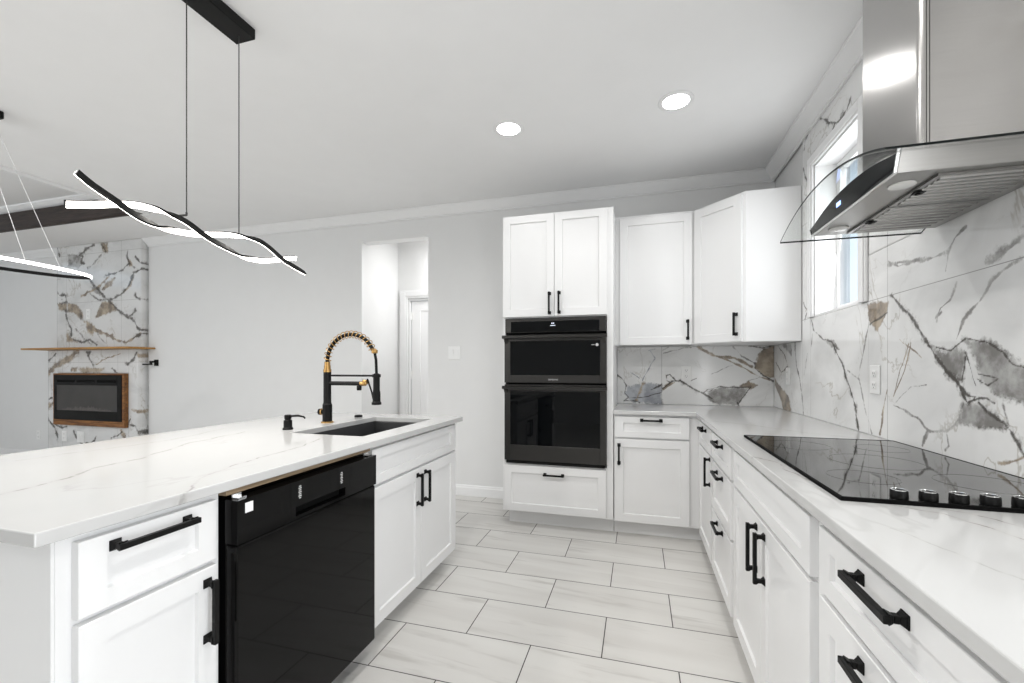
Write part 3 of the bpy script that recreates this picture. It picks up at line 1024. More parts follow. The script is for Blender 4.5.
struct(lo, 'wider lower chimney breast clad in white marble-look tile below the mantel', 'chimney breast')
m = MB()
m.box(-7.395, -5.548, 3.547, WY - .001, MAN0 + .001, MAN1 - .011)
tag(m.build('mantel_shelf', M['wood_mantel'], bevel=.004, at=(-6.47, 3.7, MAN0)), 'thin honey-brown wood mantel shelf above the electric fireplace', 'mantel shelf')
fp = thing('electric_fireplace', 'black electric fireplace insert in a walnut surround under the mantel', 'fireplace', (-6.486, YLO, .49))
m = MB()
x0, x1, z0, z1 = -7.072, -5.825, .492, 1.133
m.box(x0, x0 + .02, YLO - .045, YLO + .05, z0, z1)
m.box(x1 - .035, x1, YLO - .045, YLO + .05, z0, z1)
m.box(x0 + .02, x1 - .035, YLO - .045, YLO + .05, z0, z0 + .068)
m.box(x0 + .02, x1 - .035, YLO - .045, YLO + .05, z1 - .018, z1)
m.build('wood_surround', M['wood_frame'], fp, bevel=.002)
m = MB()
a0, a1, b0, b1 = x0 + .021, x1 - .036, z0 + .069, z1 - .019
g0, g1, h0, h1 = a0 + .045, a1 - .075, b0 + .115, b1 - .125
yf = YLO - .050
m.box(a0, g0, yf, YLO + .06, b0, b1)
m.box(g1, a1, yf, YLO + .06, b0, b1)
m.box(g0, g1, yf, YLO + .06, b0, h0)
m.box(g0, g1, yf, YLO + .06, h1, b1)
m.box(g0, g1, YLO + .05, YLO + .06, h0, h1)
m.build('firebox', M['blackgloss'], fp, bevel=.002)
m = MB()
for i in range(3):
    q = (g1 - g0) / 3
    m.box(g0 + i * q + .02, g0 + (i + 1) * q - .02, yf - .003, yf + .004, h1 + .035, h1 + .065)
m.build('vent_slot', M['dark'], fp)
m = MB()
m.box(g0, g1, yf + .004, yf + .010, h0, h1)
m.build('screen', M['firescreen'], fp)
m = MB()
rng = random.Random(4)
for i in range(30):
    u = g0 + .12 + (g1 - g0 - .24) * i / 29
    hh = .02 + .05 * rng.random() * math.sin(math.pi * (i + .5) / 30)
    w_ = .012 + .02 * rng.random()
    m.prism([(u - w_, h0 + .004), (u + w_, h0 + .004), (u + w_ * .6, h0 + hh * .7), (u, h0 + hh), (u - w_ * .8, h0 + hh * .5)],
            lambda a, b, t: (a, t, b), yf + .001 + .0002 * (i % 3), yf + .0038)
m.build('ember_bed', M['logs'], fp)

# outlets: plates on the chimney breast and the walls
def outlet(fr, a, b, w, h, name, label, cat, gangs='duplex', parent=None, group=None):
    o = thing(name, label, cat, fr(a, b - h / 2, 0), group)
    m = MB()
    m.fbox(fr, a - w / 2, a + w / 2, b - h / 2, b + h / 2, .0005, .006)
    m.build('cover_plate', M['plastic'], o, bevel=.002)
    if gangs == 'duplex':
        for s in (-1, 1):
            c_ = b + s * h * .20
            m = MB()
            m.fbox(fr, a - .017, a + .017, c_ - .015, c_ + .015, .0062, .009)
            f = m.build('receptacle', M['plastic'], o, bevel=.003)
            m = MB()
            for k in (-1, 1):
                m.fbox(fr, a + k * .0065 - .0012, a + k * .0065 + .0012, c_ - .002, c_ + .008, .0092, .0096)
            m.lathe([(.0025, .0092), (.0025, .0096)], None, 8, to3=lambda x, y, z: fr(a + x, c_ - .009 + y, z))
            m.build('slot', M['slot'], f)
    elif gangs == 'rocker':
        n = 2 if w > .1 else 1
        for i in range(n):
            q = a + (i - (n - 1) / 2) * .046
            m = MB()
            m.fbox(fr, q - .017, q + .017, b - .033, b + .033, .0062, .008)
            m.hexa([fr(q - .014, b - .030, .008), fr(q + .014, b - .030, .008), fr(q + .014, b + .030, .008), fr(q - .014, b + .030, .008),
                    fr(q - .014, b - .030, .0085), fr(q + .014, b - .030, .0085), fr(q + .014, b + .030, .0125), fr(q - .014, b + .030, .0125)])
            m.build('rocker', M['plastic'], o)
    return o


outlet(faceF(YW), .378, 1.158, .075, .12, 'wall_outlet', 'white duplex outlet on the back backsplash between the ovens and the corner', 'outlet')
outlet(faceL(XW), 2.322, 1.154, .085, .128, 'wall_outlet', 'white duplex outlet on the right wall tile just above the cooktop', 'outlet')
outlet(faceL(XW), 3.503, 1.147, .075, .12, 'wall_outlet', 'white outlet on the right wall tile under the corner wall cabinet', 'outlet')
outlet(faceF(WY), -1.68, 1.347, .128, .128, 'light_switch', 'white double light switch on the grey wall beside the oven cabinet', 'switch', 'rocker')
outlet(faceF(YLO), -6.94, .345, .09, .13, 'wall_outlet', 'white outlet low on the chimney breast below the fireplace at its left end', 'outlet')
outlet(faceF(YLO), -6.645, .345, .12, .14, 'wall_outlet', 'wider white outlet low on the chimney breast below the middle of the fireplace', 'outlet', 'rocker')
outlet(faceF(YU), -6.57, 1.87, .08, .13, 'wall_outlet', 'small white outlet on the upper chimney breast above the mantel', 'outlet')
outlet(faceF(WY), -7.66, .31, .075, .12, 'wall_outlet', 'white outlet low on the grey wall left of the fireplace', 'outlet')
# small black bracket on the wall right of the fireplace
b = thing('wall_bracket', 'small black bracket on the grey wall right of the fireplace below the mantel', 'bracket', (-5.6, WY, 1.24))
m = MB()
m.box(-5.56, -5.50, WY - .012, WY - .0005, 1.225, 1.30)
m.build('plate', M['black'], b, bevel=.002)
m = MB()
m.box(-5.55, -5.512, WY - .06, WY - .0125, 1.262, 1.285)
m.box(-5.665, -5.512, WY - .072, WY - .060, 1.235, 1.252)
m.box(-5.55, -5.512, WY - .072, WY - .060, 1.252, 1.285)
m.build('arm', M['black'], b, bevel=.002)

# ================================================================== CABINETS
G_R, G_B, G_I, G_U = 'base cabinets along the right wall', 'base cabinets by the ovens', 'island cabinets', 'white wall cabinets'


def carcass(parent, boxes, name='carcass', mat='cab', bevel=.001):
    m = MB()
    for q in boxes:
        m.box(*q)
    return m.build(name, M[mat], parent, bevel=bevel)


def front(parent, fr, a0, a1, b0, b1, kind, handle=None, rail=.057, rail_b=None, label=None):
    """door / drawer / false_front with an optional handle (a, b, length, vertical)"""
    o = shaker(fr, a0, a1, b0, b1, kind, parent, M['cab'], rail, rail_b=rail_b)
    if handle:
        pull(fr, *handle, o, M['black'])
    return o


CB = CZ - CT - .001            # top of the carcasses
# ---- right run: faces look -X; frame plane 0.412, door fronts 0.392
XF = .412
fr = faceL(XF)


def right_base(label, y0, y1):
    t = thing('base_cabinet', label, 'cabinet', (XF + .3, (y0 + y1) / 2, 0), G_R)
    carcass(t, [(XF, XW - .002, y0 + .0005, y1 - .0005, .10, CB)])
    carcass(t, [(XF + .075, XF + .09, y0 + .0005, y1 - .0005, .0005, .0995)], 'toe_kick')
    return t


t = right_base('white corner base cabinet with one drawer over one door, beside the back run', 2.652, 3.226)
front(t, fr, 2.672, 3.171, .710, .853, 'drawer', (2.915, .826, .16, False), rail_b=.042)
front(t, fr, 2.672, 3.171, .105, .697, 'door', (2.702, .612, .165, True))
t = right_base('white three-drawer base cabinet between the corner cabinet and the cooktop cabinet', 2.096, 2.651)
for b0, b1, hz in ((.710, .853, .823), (.445, .697, .668), (.105, .432, .405)):
    front(t, fr, 2.127, 2.640, b0, b1, 'drawer', (2.385, hz, .165, False), rail_b=.042 if b0 > .7 else .057)
t = right_base('white two-door base cabinet with a false drawer front under the cooktop', 1.171, 2.095)
front(t, fr, 1.200, 2.066, .710, .853, 'false_front', None, rail_b=.042)
front(t, fr, 1.200, 1.6315, .105, .697, 'door', (1.585, .588, .165, True))
front(t, fr, 1.6345, 2.066, .105, .697, 'door', (1.682, .588, .165, True))
t = right_base('white three-drawer base cabinet nearest the camera, with large black pulls', .575, 1.170)
for b0, b1, hz in ((.710, .853, .824), (.405, .697, .664), (.105, .392, .36)):
    front(t, fr, .605, 1.141, b0, b1, 'drawer', (.876, hz, .160, False), rail_b=.042 if b0 > .7 else .057)

# ---- back run: faces look -Y
YB = 3.244
fb_ = faceF(YB)
t = thing('base_cabinet', 'white base cabinet with one drawer and one door right of the wall ovens', 'cabinet', (.1, YB + .3, 0), G_B)
carcass(t, [(-.1695, .411, YB, YW - .002, .10, CB), (.411, 1.0, 3.228, YW - .002, .10, CB)])
carcass(t, [(-.1695, .486, YB + .06, YB + .075, .0005, .0995)], 'toe_kick')
front(t, fb_, -.160, .338, .710, .857, 'drawer', (.088, .835, .15, False), rail_b=.042)
front(t, fb_, -.160, .338, .108, .697, 'door', (-.132, .590, .15, True))

# ---- tall oven cabinet
OXa, OXb, OYF = -1.003, -.173, 3.230
t = thing('oven_cabinet', 'tall white cabinet housing the black double wall oven', 'cabinet', (-.588, 3.5, 0))
carcass(t, [(OXa, OXa + .022, OYF, YW - .002, .11, 2.365), (OXb - .045, OXb, OYF, YW - .002, .11, 2.365),
            (OXa + .022, OXb - .045, OYF, YW - .002, .11, .478), (OXa + .022, OXb - .045, OYF, YW - .002, 1.582, 2.365),
            (OXa + .022, OXb - .045, YW - .02, YW - .002, .478, 1.582)])
carcass(t, [(OXa + .03, OXb, OYF + .075, OYF + .09, .0005, .1095)], 'toe_kick')
fo = faceF(OYF)
front(t, fo, -.998, -.600, 1.590, 2.358, 'door', (-.634, 1.685, .165, True))
front(t, fo, -.597, -.215, 1.590, 2.358, 'door', (-.562, 1.688, .165, True))
front(t, fo, -.985, -.222, .119, .466, 'drawer', (-.602, .408, .155, False))

# ---- wall cabinets
UB, UT = 1.380, 2.385
t = thing('wall_cabinet', 'white single-door wall cabinet between the oven cabinet and the corner cabinet', 'cabinet', (.117, 3.69, UB), G_U)
YU_ = YW - .31
m = MB()
m.box(-.1725, .4045, YU_, YW + .009, UB + .012, UT)
m.box(-.1725, .4045, YU_, YU_ + .02, UB, UB + .012)
m.box(-.1725, -.155, YU_ + .02, YW + .009, UB, UB + .012)
m.build('carcass', M['cab'], t, bevel=.001)
front(t, faceF(YU_), -.138, .388, UB + .002, UT - .022, 'door', (.356, 1.490, .15, True))
t = thing('wall_cabinet', 'white corner wall cabinet with an angled door and a plain white side', 'cabinet', (.75, 3.55, UB), G_U)
A, B_ = (.4065, YU_), (.690, 3.238)
m = MB()
poly = [(.4065, YW + .009), A, B_, (XW - .002, 3.238), (XW - .002, YW + .009)]
m.prism(poly, lambda a, b, q: (a, b, q), UB, UT)
m.build('carcass', M['cab'], t, bevel=.001)
fd = face_dir(A, B_)
L = math.hypot(B_[0] - A[0], B_[1] - A[1])
front(t, fd, .012, L - .020, UB + .004, UT - .018, 'door', (L - .055, 1.500, .155, True))

# ---- island: faces look +X; frame plane -1.098, door fronts -1.078
XI = -1.098
fi = faceR(XI)
IB = -1.72                     # back of the cabinets


def island_base(name, label, y0, y1):
    t = thing(name, label, 'cabinet', (XI - .3, (y0 + y1) / 2, 0), G_I)
    return t


t = island_base('base_cabinet', 'white island cabinet with a long-pulled drawer over a door, left of the dishwasher', .58, .925)
carcass(t, [(IB, XI - .0005, .5765, .925, .10, CB)])
carcass(t, [(XI - .09, XI - .075, .5765, .925, .0005, .0995)], 'toe_kick')
m = MB()
m.box(IB, XI, .570, .576, .0005, CB)
m.build('end_panel', M['cab'], t, bevel=.001)
front(t, fi, .603, .903, .700, .856, 'drawer', (.745, .829, .178, False), rail=.050, rail_b=.042)
front(t, fi, .603, .903, .100, .686, 'door', (.876, .576, .165, True), rail=.050)
t = island_base('sink_cabinet', 'white two-door island cabinet under the sink at the far end of the island', 1.595, 2.505)
carcass(t, [(IB, XI, 1.600, 1.618, .10, CB), (IB, XI, 2.468, 2.487, .10, CB), (IB, XI, 1.618, 2.468, .10, .118), (IB, IB + .018, 1.618, 2.468, .118, CB),
            (XI - .018, XI, 1.618, 2.468, .118, CB)])
carcass(t, [(XI - .092, XI - .077, 1.600, 2.487, .0005, .0995)], 'toe_kick')
m = MB()
m.prism([(IB, .0005), (XI - .077, .0005), (XI - .077, .095), (XI + .016, .095), (XI + .016, CB), (IB, CB)], lambda a, b, q: (a, q, b), 2.4875, 2.500)
m.build('end_panel', M['cab'], t, bevel=.001)
front(t, fi, 1.612, 2.480, .706, .859, 'false_front', None, rail_b=.040)
front(t, fi, 1.612, 2.044, .095, .692, 'door', (2.006, .588, .165, True))
front(t, fi, 2.048, 2.480, .095, .692, 'door', (2.088, .588, .165, True))
# back panel of the island (living room side)
m = MB()
m.box(IB - .019, IB - .001, .566, 2.500, .0005, CB)
for y in (.566, 1.03, 1.50, 1.97, 2.43):
    m.box(IB - .028, IB - .0195, y, y + .07, .0005, CB)
for y0_, y1_ in ((.636, 1.03), (1.10, 1.50), (1.57, 1.97), (2.04, 2.43)):
    m.box(IB - .028, IB - .0195, y0_, y1_, CB - .08, CB)
    m.box(IB - .028, IB - .0195, y0_, y1_, .0005, .10)
tag(m.build('island_back_panel', M['cab'], bevel=.001, at=(IB, 1.5, 0)), 'white panelled back of the kitchen island facing the living room', 'panel')

# ================================================================== WORKTOPS
# right/back L-shaped counter with the cooktop cut-out
XE, YE = .3765, 3.2086
m = MB()
poly = [(XE, .56), (XW + .006, .56), (XW + .006, YW + .006), (-.1715, YW + .006), (-.1715, YE), (XE, YE)]
m.prism(poly, lambda a, b, q: (a, b, q), CZ - CT, CZ)
tag(m.build('worktop', M['quartz'], bevel=.003, seg=2, at=(.7, 2.0, CZ - CT)), 'white quartz L-shaped worktop with the cooktop and marble backsplash', 'worktop', 'quartz worktops')
# island counter with the sink opening
IX0, IX1, IY0, IY1 = -2.150, -1.062, .533, 2.545
SX0, SX1, SY0, SY1 = -1.575, -1.180, 1.690, 2.385
m = MB()
o_ = [(IX0, IY0), (IX1 - .010, IY0), (IX1 + .010, IY1), (IX0, IY1)]
i_ = [(SX0, SY0), (SX1, SY0), (SX1, SY1), (SX0, SY1)]
for z0, z1, mi in ((CZ - CT, CZ, 0),):
    vs = [(x, y, z0) for x, y in o_] + [(x, y, z0) for x, y in i_] + [(x, y, z1) for x, y in o_] + [(x, y, z1) for x, y in i_]
    fs = []
    for k in range(4):
        j = (k + 1) % 4
        fs += [(k, j, 4 + j, 4 + k), (8 + k, 8 + j, 12 + j, 12 + k), (k, j, 8 + j, 8 + k), (4 + k, 4 + j, 12 + j, 12 + k)]
    m.add(vs, fs, mi)
w = m.build('worktop', M['quartz'], bevel=.003, seg=2, at=(-1.6, 1.5, CZ - CT))
tag(w, 'white quartz island worktop with faint grey veins, holding the sink and faucet', 'worktop', 'quartz worktops')
# strip of plywood sub-top above the dishwasher
m = MB()
m.box(-1.70, -1.075, .927, 1.593, CZ - CT - .014, CZ - CT - .0005)
m.build('subtop_strip', M['plywood'], w)

# ================================================================== APPLIANCES
# ---- dishwasher, standing a little proud of the doors
dw = thing('dishwasher', 'glossy black dishwasher pulled slightly forward in the island', 'dishwasher', (-1.36, 1.26, 0))
dx, y0, y1 = -1.042, .934, 1.586
m = MB()
m.box(-1.66, dx - .045, y0 + .006, y1 - .006, .09, .846)
m.build('tub', M['blackdw'], dw, bevel=.004)
m = MB()
m.box(dx - .042, dx - .004, y0, y1, .085, .722)
dd = m.build('door', M['blackdw'], dw, bevel=.006, seg=2)
# control panel with the pocket handle cut through its front
pz0, pz1 = .726, .846
hy0, hy1, hz0, hz1 = 1.144, 1.388, .736, .766
m = MB()
xb = dx - .044
m.box(xb, dx, y0, hy0, pz0, pz1)
m.box(xb, dx, hy1, y1, pz0, pz1)
m.box(xb, dx, hy0, hy1, pz0, hz0)
m.box(xb, dx, hy0, hy1, hz1, pz1)
m.box(xb, xb + .012, hy0, hy1, hz0, hz1)
cp = m.build('control_panel', M['blackdw'], dw)
m = MB()
m.box(dx - .030, dx - .026, hy0 + .002, hy1 - .002, hz0 + .001, hz1 - .001)  # black sheet that paints the shade inside the handle pocket
m.build('pocket_shade', M['dark'], cp)
for yy, zz, n in ((1.161, .789, 7), (1.366, .785, 7)):
    m = MB()
    for k in range(n):
        m.box(dx + .0002, dx + .0006, yy - .004 - .003 * (k % 2), yy + .005 + .002 * ((k * 3) % 2), zz + k * .0062, zz + k * .0062 + .003)
    m.build('printed_mark', M['mark'], cp)
m = MB()
m.box(dx + .0002, dx + .0008, .957, .983, .806, .834)
m.build('sticker', M['plastic'], cp)
m = MB()
m.box(dx - .15, dx - .136, y0 + .01, y1 - .01, .0005, .082)
m.build('kick_plate', M['blackdw'], dw, bevel=.002)
for q0, q1 in ((y0 + .012, y0 + .040), (y1 - .040, y1 - .012)):
    m = MB()
    m.box(dx - .035, dx - .012, q0, q1, .8465, .850)
    m.box(dx - .035, dx - .031, q0, q1, .850, .858)
    m.build('mounting_bracket', M['chrome'], dw)

# ---- double wall oven
ov = thing('double_wall_oven', 'black stainless wall oven with a microwave above, built into the tall white cabinet', 'oven', (-.6, 3.3, .48))
f0 = faceF(OYF - .002)
ox0, ox1 = -.981, -.219
m = MB()
m.fbox(f0, ox0 + .02, ox1 - .02, .480, 1.578, -.5, 0)
m.build('oven_body', M['dark'], ov)
m = MB()
m.fbox(f0, ox0 + .004, ox1 - .004, 1.470, 1.577, .0005, .024)
pn = m.build('control_panel', M['blackstainless'], ov, bevel=.002)
m = MB()
m.fbox(f0, ox0 + .05, ox1 - .05, 1.474, 1.553, .0242, .0262)
pg = m.build('display_glass', M['ovenglass'], pn)
m = MB()
for k, (a, w_) in enumerate(((-.618, .010), (-.606, .010))):
    m.fbox(f0, a, a + w_ * .8, 1.530, 1.540, .0263, .0266)
m.fbox(f0, -.628, -.588, 1.516, 1.521, .0263, .0266)
m.build('clock', M['dimdisplay'], pg)


def oven_door(name, b0, b1, w0, w1, hz):
    m = MB()
    a0, a1 = ox0, ox1
    r = .045
    m.fbox(f0, a0, a0 + r, b0, b1, .0005, .030)
    m.fbox(f0, a1 - r, a1, b0, b1, .0005, .030)
    m.fbox(f0, a0 + r, a1 - r, b0, w0, .0005, .030)
    m.fbox(f0, a0 + r, a1 - r, w1, b1, .0005, .030)
    d = m.build(name, M['blackstainless'], ov, bevel=.0015)
    m = MB()
    m.fbox(f0, a0 + r, a1 - r, w0, w1, .004, .026)
    m.build('window', M['ovenglass'], d)
    m = MB()
    # slightly bowed flat bar with end brackets
    n = 13
    vs, fs = [], []
    for i in range(n):
        u = i / (n - 1)
        a = a0 - .008 + (a1 - a0 + .016) * u
        bow = .012 * (1 - (2 * u - 1) ** 2)
        for (db, do) in ((-.013, .052), (.006, .056), (.013, .066), (.008, .074), (-.010, .072)):
            vs.append(f0(a, hz + db, do + bow))
    for i in range(n - 1):
        for k in range(5):
            fs.append((i * 5 + k, i * 5 + (k + 1) % 5, i * 5 + 5 + (k + 1) % 5, i * 5 + 5 + k))
    fs += [tuple(range(5)), tuple((n - 1) * 5 + k for k in range(5))]
    m.add(vs, fs)
    for s in (a0 + .002, a1 - .026):
        m.hexa([f0(s, hz - .05, .030), f0(s + .024, hz - .05, .030), f0(s + .024, hz + .012, .030), f0(s, hz + .012, .030),
                f0(s, hz - .014, .058), f0(s + .024, hz - .014, .058), f0(s + .024, hz + .010, .058), f0(s, hz + .010, .058)])
    m.build('handle', M['blackstainless'], d, smooth=40)
    return d


md = oven_door('microwave_door', 1.092, 1.452, 1.150, 1.405, 1.436)
m = MB()
m.lathe([(.011, .0262), (.011, .0268)], None, 14, to3=lambda x, y, z: f0(-.285 + x, 1.372 + y, z))
m.fbox(f0, -.325, -.302, 1.370, 1.374, .0262, .0266)
m.build('printed_mark', M['mark'], md)
cu = bpy.data.curves.new('logo_text', 'FONT')
cu.body = 'SAMSUNG'
cu.size = .016
cu.align_x = 'CENTER'
cu.extrude = .0004
tmp = bpy.data.objects.new('logo_text', cu)
COL.objects.link(tmp)
lm = bpy.data.meshes.new_from_object(tmp.evaluated_get(bpy.context.evaluated_depsgraph_get()))
bpy.data.objects.remove(tmp)
lm.materials.clear()
lm.materials.append(M['mark'])
lg = bpy.data.objects.new('logo', lm)
COL.objects.link(lg)
lg.parent = md
lg.location = Vector(f0(-.605, 1.112, .0305)) - world_loc(md)
lg.rotation_euler = (R(90), 0, 0)
oven_door('oven_door', .505, 1.078, .622, 1.030, 1.056)
m = MB()
m.fbox(f0, ox0 + .01, ox1 - .01, .480, .502, .0005, .020)
m.build('vent_strip', M['black'], ov, bevel=.002)

# ---- cooktop
ck = thing('cooktop', 'black glass cooktop with a row of knobs set in the quartz worktop', 'cooktop', (.725, 1.66, CZ))
cx0, cx1, cy0, cy1 = .450, 1.000, 1.181, 2.145
m = MB()
m.box(cx0 + .004, cx1 - .004, cy0 + .004, cy1 - .004, CZ + .0003, CZ + .003)
m.build('trim_frame', M['black'], ck)
m = MB()
m.box(cx0, cx1, cy0, cy1, CZ + .003, CZ + .008)
gl = m.build('glass_top', M['cookglass'], ck, bevel=.0015)
M['ring'] = plain('printed_burner_ring', (.028, .028, .028), .05, IOR=1.95)
for (bx, by, br) in ((.59, 1.93, .105), (.86, 1.93, .08), (.725, 1.66, .12), (.59, 1.42, .08), (.86, 1.42, .10)):
    m = MB()
    n = 48
    vs = []
    for rr in (br, br + .0018):
        for z in (CZ + .0081, CZ + .0084):
            vs += [(bx + rr * math.cos(2 * math.pi * j / n), by + rr * math.sin(2 * math.pi * j / n), z) for j in range(n)]
    fs = []
    for j in range(n):
        k = (j + 1) % n
        fs += [(j, k, n + k, n + j), (2 * n + j, 2 * n + k, 3 * n + k, 3 * n + j), (n + j, n + k, 3 * n + k, 3 * n + j), (j, k, 2 * n + k, 2 * n + j)]
    m.add(vs, fs)
    m.build('burner_ring', M['ring'], gl)
for i in range(5):
    kx, ky = .571 + .055 * i, 1.203
    m = MB()
    m.lathe([(.0165, .0085), (.0170, .010), (.0165, .026), (.0150, .0285)], (kx, ky, CZ), 24)
    k_ = m.build('knob', M['black'], ck, smooth=35)
    m = MB()
    n = 28
    prof = [(.0153, .0283), (.0153, .0298), (.0138, .0302), (.0134, .0283)]
    vs = [(kx + r * math.cos(2 * math.pi * j / n), ky + r * math.sin(2 * math.pi * j / n), CZ + z) for r, z in prof for j in range(n)]
    m.add(vs, [(a * n + j, a * n + (j + 1) % n, ((a + 1) % 4) * n + (j + 1) % n, ((a + 1) % 4) * n + j) for a in range(4) for j in range(n)])
    m.build('knob_rim', M['chrome'], k_, smooth=35)
m = MB()
zz = CZ + .0082
for q in ((cx0, cx1, cy0, cy0 + .007), (cx0, cx1, cy1 - .004, cy1), (cx0, cx0 + .005, cy0 + .007, cy1 - .004), (cx1 - .004, cx1, cy0 + .007, cy1 - .004)):
    m.box(q[0], q[1], q[2], q[3], zz, zz + .0008)
m.box(cx0 - .0012, cx0 - .0002, cy0, cy1, CZ + .0003, zz + .0006)
m.box(cx0 - .0012, cx1, cy0 - .0012, cy0 - .0002, CZ + .0003, zz + .0006)
m.build('bezel', M['dark'], ck)

# ---- range hood
hd = thing('range_hood', 'stainless range hood with a curved glass canopy above the cooktop', 'range hood', (.85, 1.61, 1.70))
hc, hxf = 1.61, .637           # centre line, front of the body
hzb = 1.705                    # underside
hn, hf = 1.352, 1.914          # near and far end of the body
gx, gn, gf = .550, 1.216, 1.998


def arch(y):
    u = (y - hc) / .387
    return 1.792 - .078 * u * u + .008 * max(0, -u)


# chimney cover with rounded front edges, two telescoping stages
def cover(x0, ya, yb, z0, z1, r):
    pl = [(XW - .001, yb), (x0 + r, yb)]
    pl += [(x0 + r - r * math.sin(q), yb - r + r * math.cos(q)) for q in [math.pi / 2 * k / 6 for k in range(1, 7)]]
    pl += [(x0, ya + r)]
    pl += [(x0 + r - r * math.cos(q), ya + r - r * math.sin(q)) for q in [math.pi / 2 * k / 6 for k in range(1, 7)]]
    pl += [(XW - .001, ya)]
    m = MB()
    m.prism(pl, lambda a, b, q: (a, b, q), z0, z1)
    return m


cover(.735, 1.453, 1.776, 1.785, CEIL - .001, .014).build('chimney_cover', M['stainless'], hd, smooth=40)
m = MB()
for dx_ in (.016, .023):
    m.box(.735 + dx_, .735 + dx_ + .0010, 1.4520, 1.4535, 1.80, CEIL - .002)
m.build('cover_seam', M['dark'], hd)
# body: arched front, trapezoid sides
m = MB()
ys = [hn + (hf - hn) * i / 16 for i in range(17)]
top = [(y, arch(y) - .006) for y in ys]
flare = .018
poly = [(hn, hzb)] + [(hn - flare, top[0][1])] + top[1:-1] + [(hf + flare, top[-1][1])] + [(hf, hzb)]
m.prism(poly, lambda a, b, q: (q, a, b), hxf, XW - .001)
m.build('hood_body', M['stainless_flat'], hd, bevel=.0015)
m = MB()
p2 = [(hn + .004, hzb + .004), (hn - flare + .006, top[0][1] - .003)] + [(y, z - .003) for y, z in top[1:-1]] + [(hf + flare - .006, top[-1][1] - .003), (hf - .004, hzb + .004)]
m.prism(p2, lambda a, b, q: (q, a, b), hxf - .004, hxf - .0005)
cp = m.build('control_panel', M['ovenglass'], hd)
m = MB()
m.box(hxf - .0052, hxf - .0042, 1.665, 1.695, 1.738, 1.752)
m.build('display', M['bluedisplay'], cp)
m = MB()
m.box(hxf - .0065, hxf - .0005, hn, hf, hzb - .0005, hzb + .0035)
for ya, yb, za, zb in ((hn, hn - flare + .002, hzb + .0035, top[0][1] - .003), (hf, hf + flare - .002, hzb + .0035, top[-1][1] - .003)):
    sg = 1 if ya == hn else -1
    m.hexa([(hxf - .0065, ya, za), (hxf - .0005, ya, za), (hxf - .0005, ya + sg * .0045, za), (hxf - .0065, ya + sg * .0045, za),
            (hxf - .0065, yb, zb), (hxf - .0005, yb, zb), (hxf - .0005, yb + sg * .0045, zb), (hxf - .0065, yb + sg * .0045, zb)])
m.build('panel_trim', M['chrome'], cp)
# glass canopy
m = MB()
n = 28
vs = []
for z in (0, -.006):
    for x in (gx, XW - .001):
        vs += [(x, gn + (gf - gn) * i / n, arch(gn + (gf - gn) * i / n) + z) for i in range(n + 1)]
K = n + 1
for i in range(n):
    m.f += [(i, i + 1, K + i + 1, K + i), (2 * K + i, 2 * K + i + 1, 3 * K + i + 1, 3 * K + i), (i, i + 1, 2 * K + i + 1, 2 * K + i), (K + i, K + i + 1, 3 * K + i + 1, 3 * K + i)]
    m.m += [0, 0, 1, 1]
m.f += [(0, K, 3 * K, 2 * K), (n, K + n, 3 * K + n, 2 * K + n)]
m.m += [1, 1]
m.v = vs
m.build('glass_canopy', [M['glass'], M['glassedge']], hd, smooth=30)
# underside: two baffle filters, latches, two lamps
fy = [(hn + .025, hc - .003), (hc + .003, hf - .025)]
fx0, fx1 = hxf + .100, .985
for a, b in fy:
    m = MB()
    z = hzb - .0006
    m.box(fx0, fx0 + .014, a, b, z - .006, z)
    m.box(fx1 - .014, fx1, a, b, z - .006, z)
    m.box(fx0 + .014, fx1 - .014, a, a + .010, z - .006, z)
    m.box(fx0 + .014, fx1 - .014, b - .010, b, z - .006, z)
    k = 8
    for i in range(k):
        q = a + .014 + (b - a - .028) * (i + .5) / k
        m.prism([(q - .0085, z - .0014), (q - .0060, z - .0085), (q + .0060, z - .0085), (q + .0085, z - .0014)], lambda u, v, t: (t, u, v), fx0 + .0145, fx1 - .0145)
    ft = m.build('baffle_filter', M['stainless_flat'], hd)
    m = MB()
    m.box(fx0 + .0145, fx1 - .0145, a + .0105, b - .0105, z - .0012, z)  # dark sheet that puts shade into the gaps between the baffles
    m.build('filter_gap_shade', M['dark'], ft)
    m = MB()
    m.box(fx0 + .004, fx0 + .028, (a + b) / 2 - .012, (a + b) / 2 + .012, z - .0105, z - .0075)
    m.box(fx0 + .010, fx0 + .018, (a + b) / 2 - .005, (a + b) / 2 + .005, z - .014, z - .0105)
    m.build('latch', M['black'], ft)
M['hoodlamp'] = plain('hood_lamp_lens', (.75, .75, .73), .25)
for y in (hn + .085, hf - .085):
    m = MB()
    m.lathe([(.030, -.0005), (.030, -.004), (.024, -.006)], (hxf + .052, y, hzb), 24)
    m.build('hood_lamp', [M['hoodlamp']], hd, smooth=35)

# ================================================================== SINK, FAUCET, SOAP
sk = thing('sink', 'dark undermount sink sunk in the white island worktop', 'sink', (-1.38, 2.04, .66))
m = MB()
zs = CZ - CT - .0008
def ring(e, z): return [(SX0 - e, SY0 - e, z), (SX1 + e, SY0 - e, z), (SX1 + e, SY1 + e, z), (SX0 - e, SY1 + e, z)]
vs = ring(.016, zs) + ring(.003, zs) + ring(-.012, zs - .20) + ring(-.05, zs - .212) + ring(.016, zs - .01) + ring(.010, zs - .02) + ring(.0, zs - .215) + ring(-.05, zs - .222)
fs = []
for a_, b2 in ((0, 1), (1, 2), (2, 3), (0, 4), (4, 5), (5, 6), (6, 7)):
    for k in range(4):
        j = (k + 1) % 4
        fs.append((a_ * 4 + k, a_ * 4 + j, b2 * 4 + j, b2 * 4 + k))
fs += [(12, 13, 14, 15), (28, 29, 30, 31)]
m.add(vs, fs)
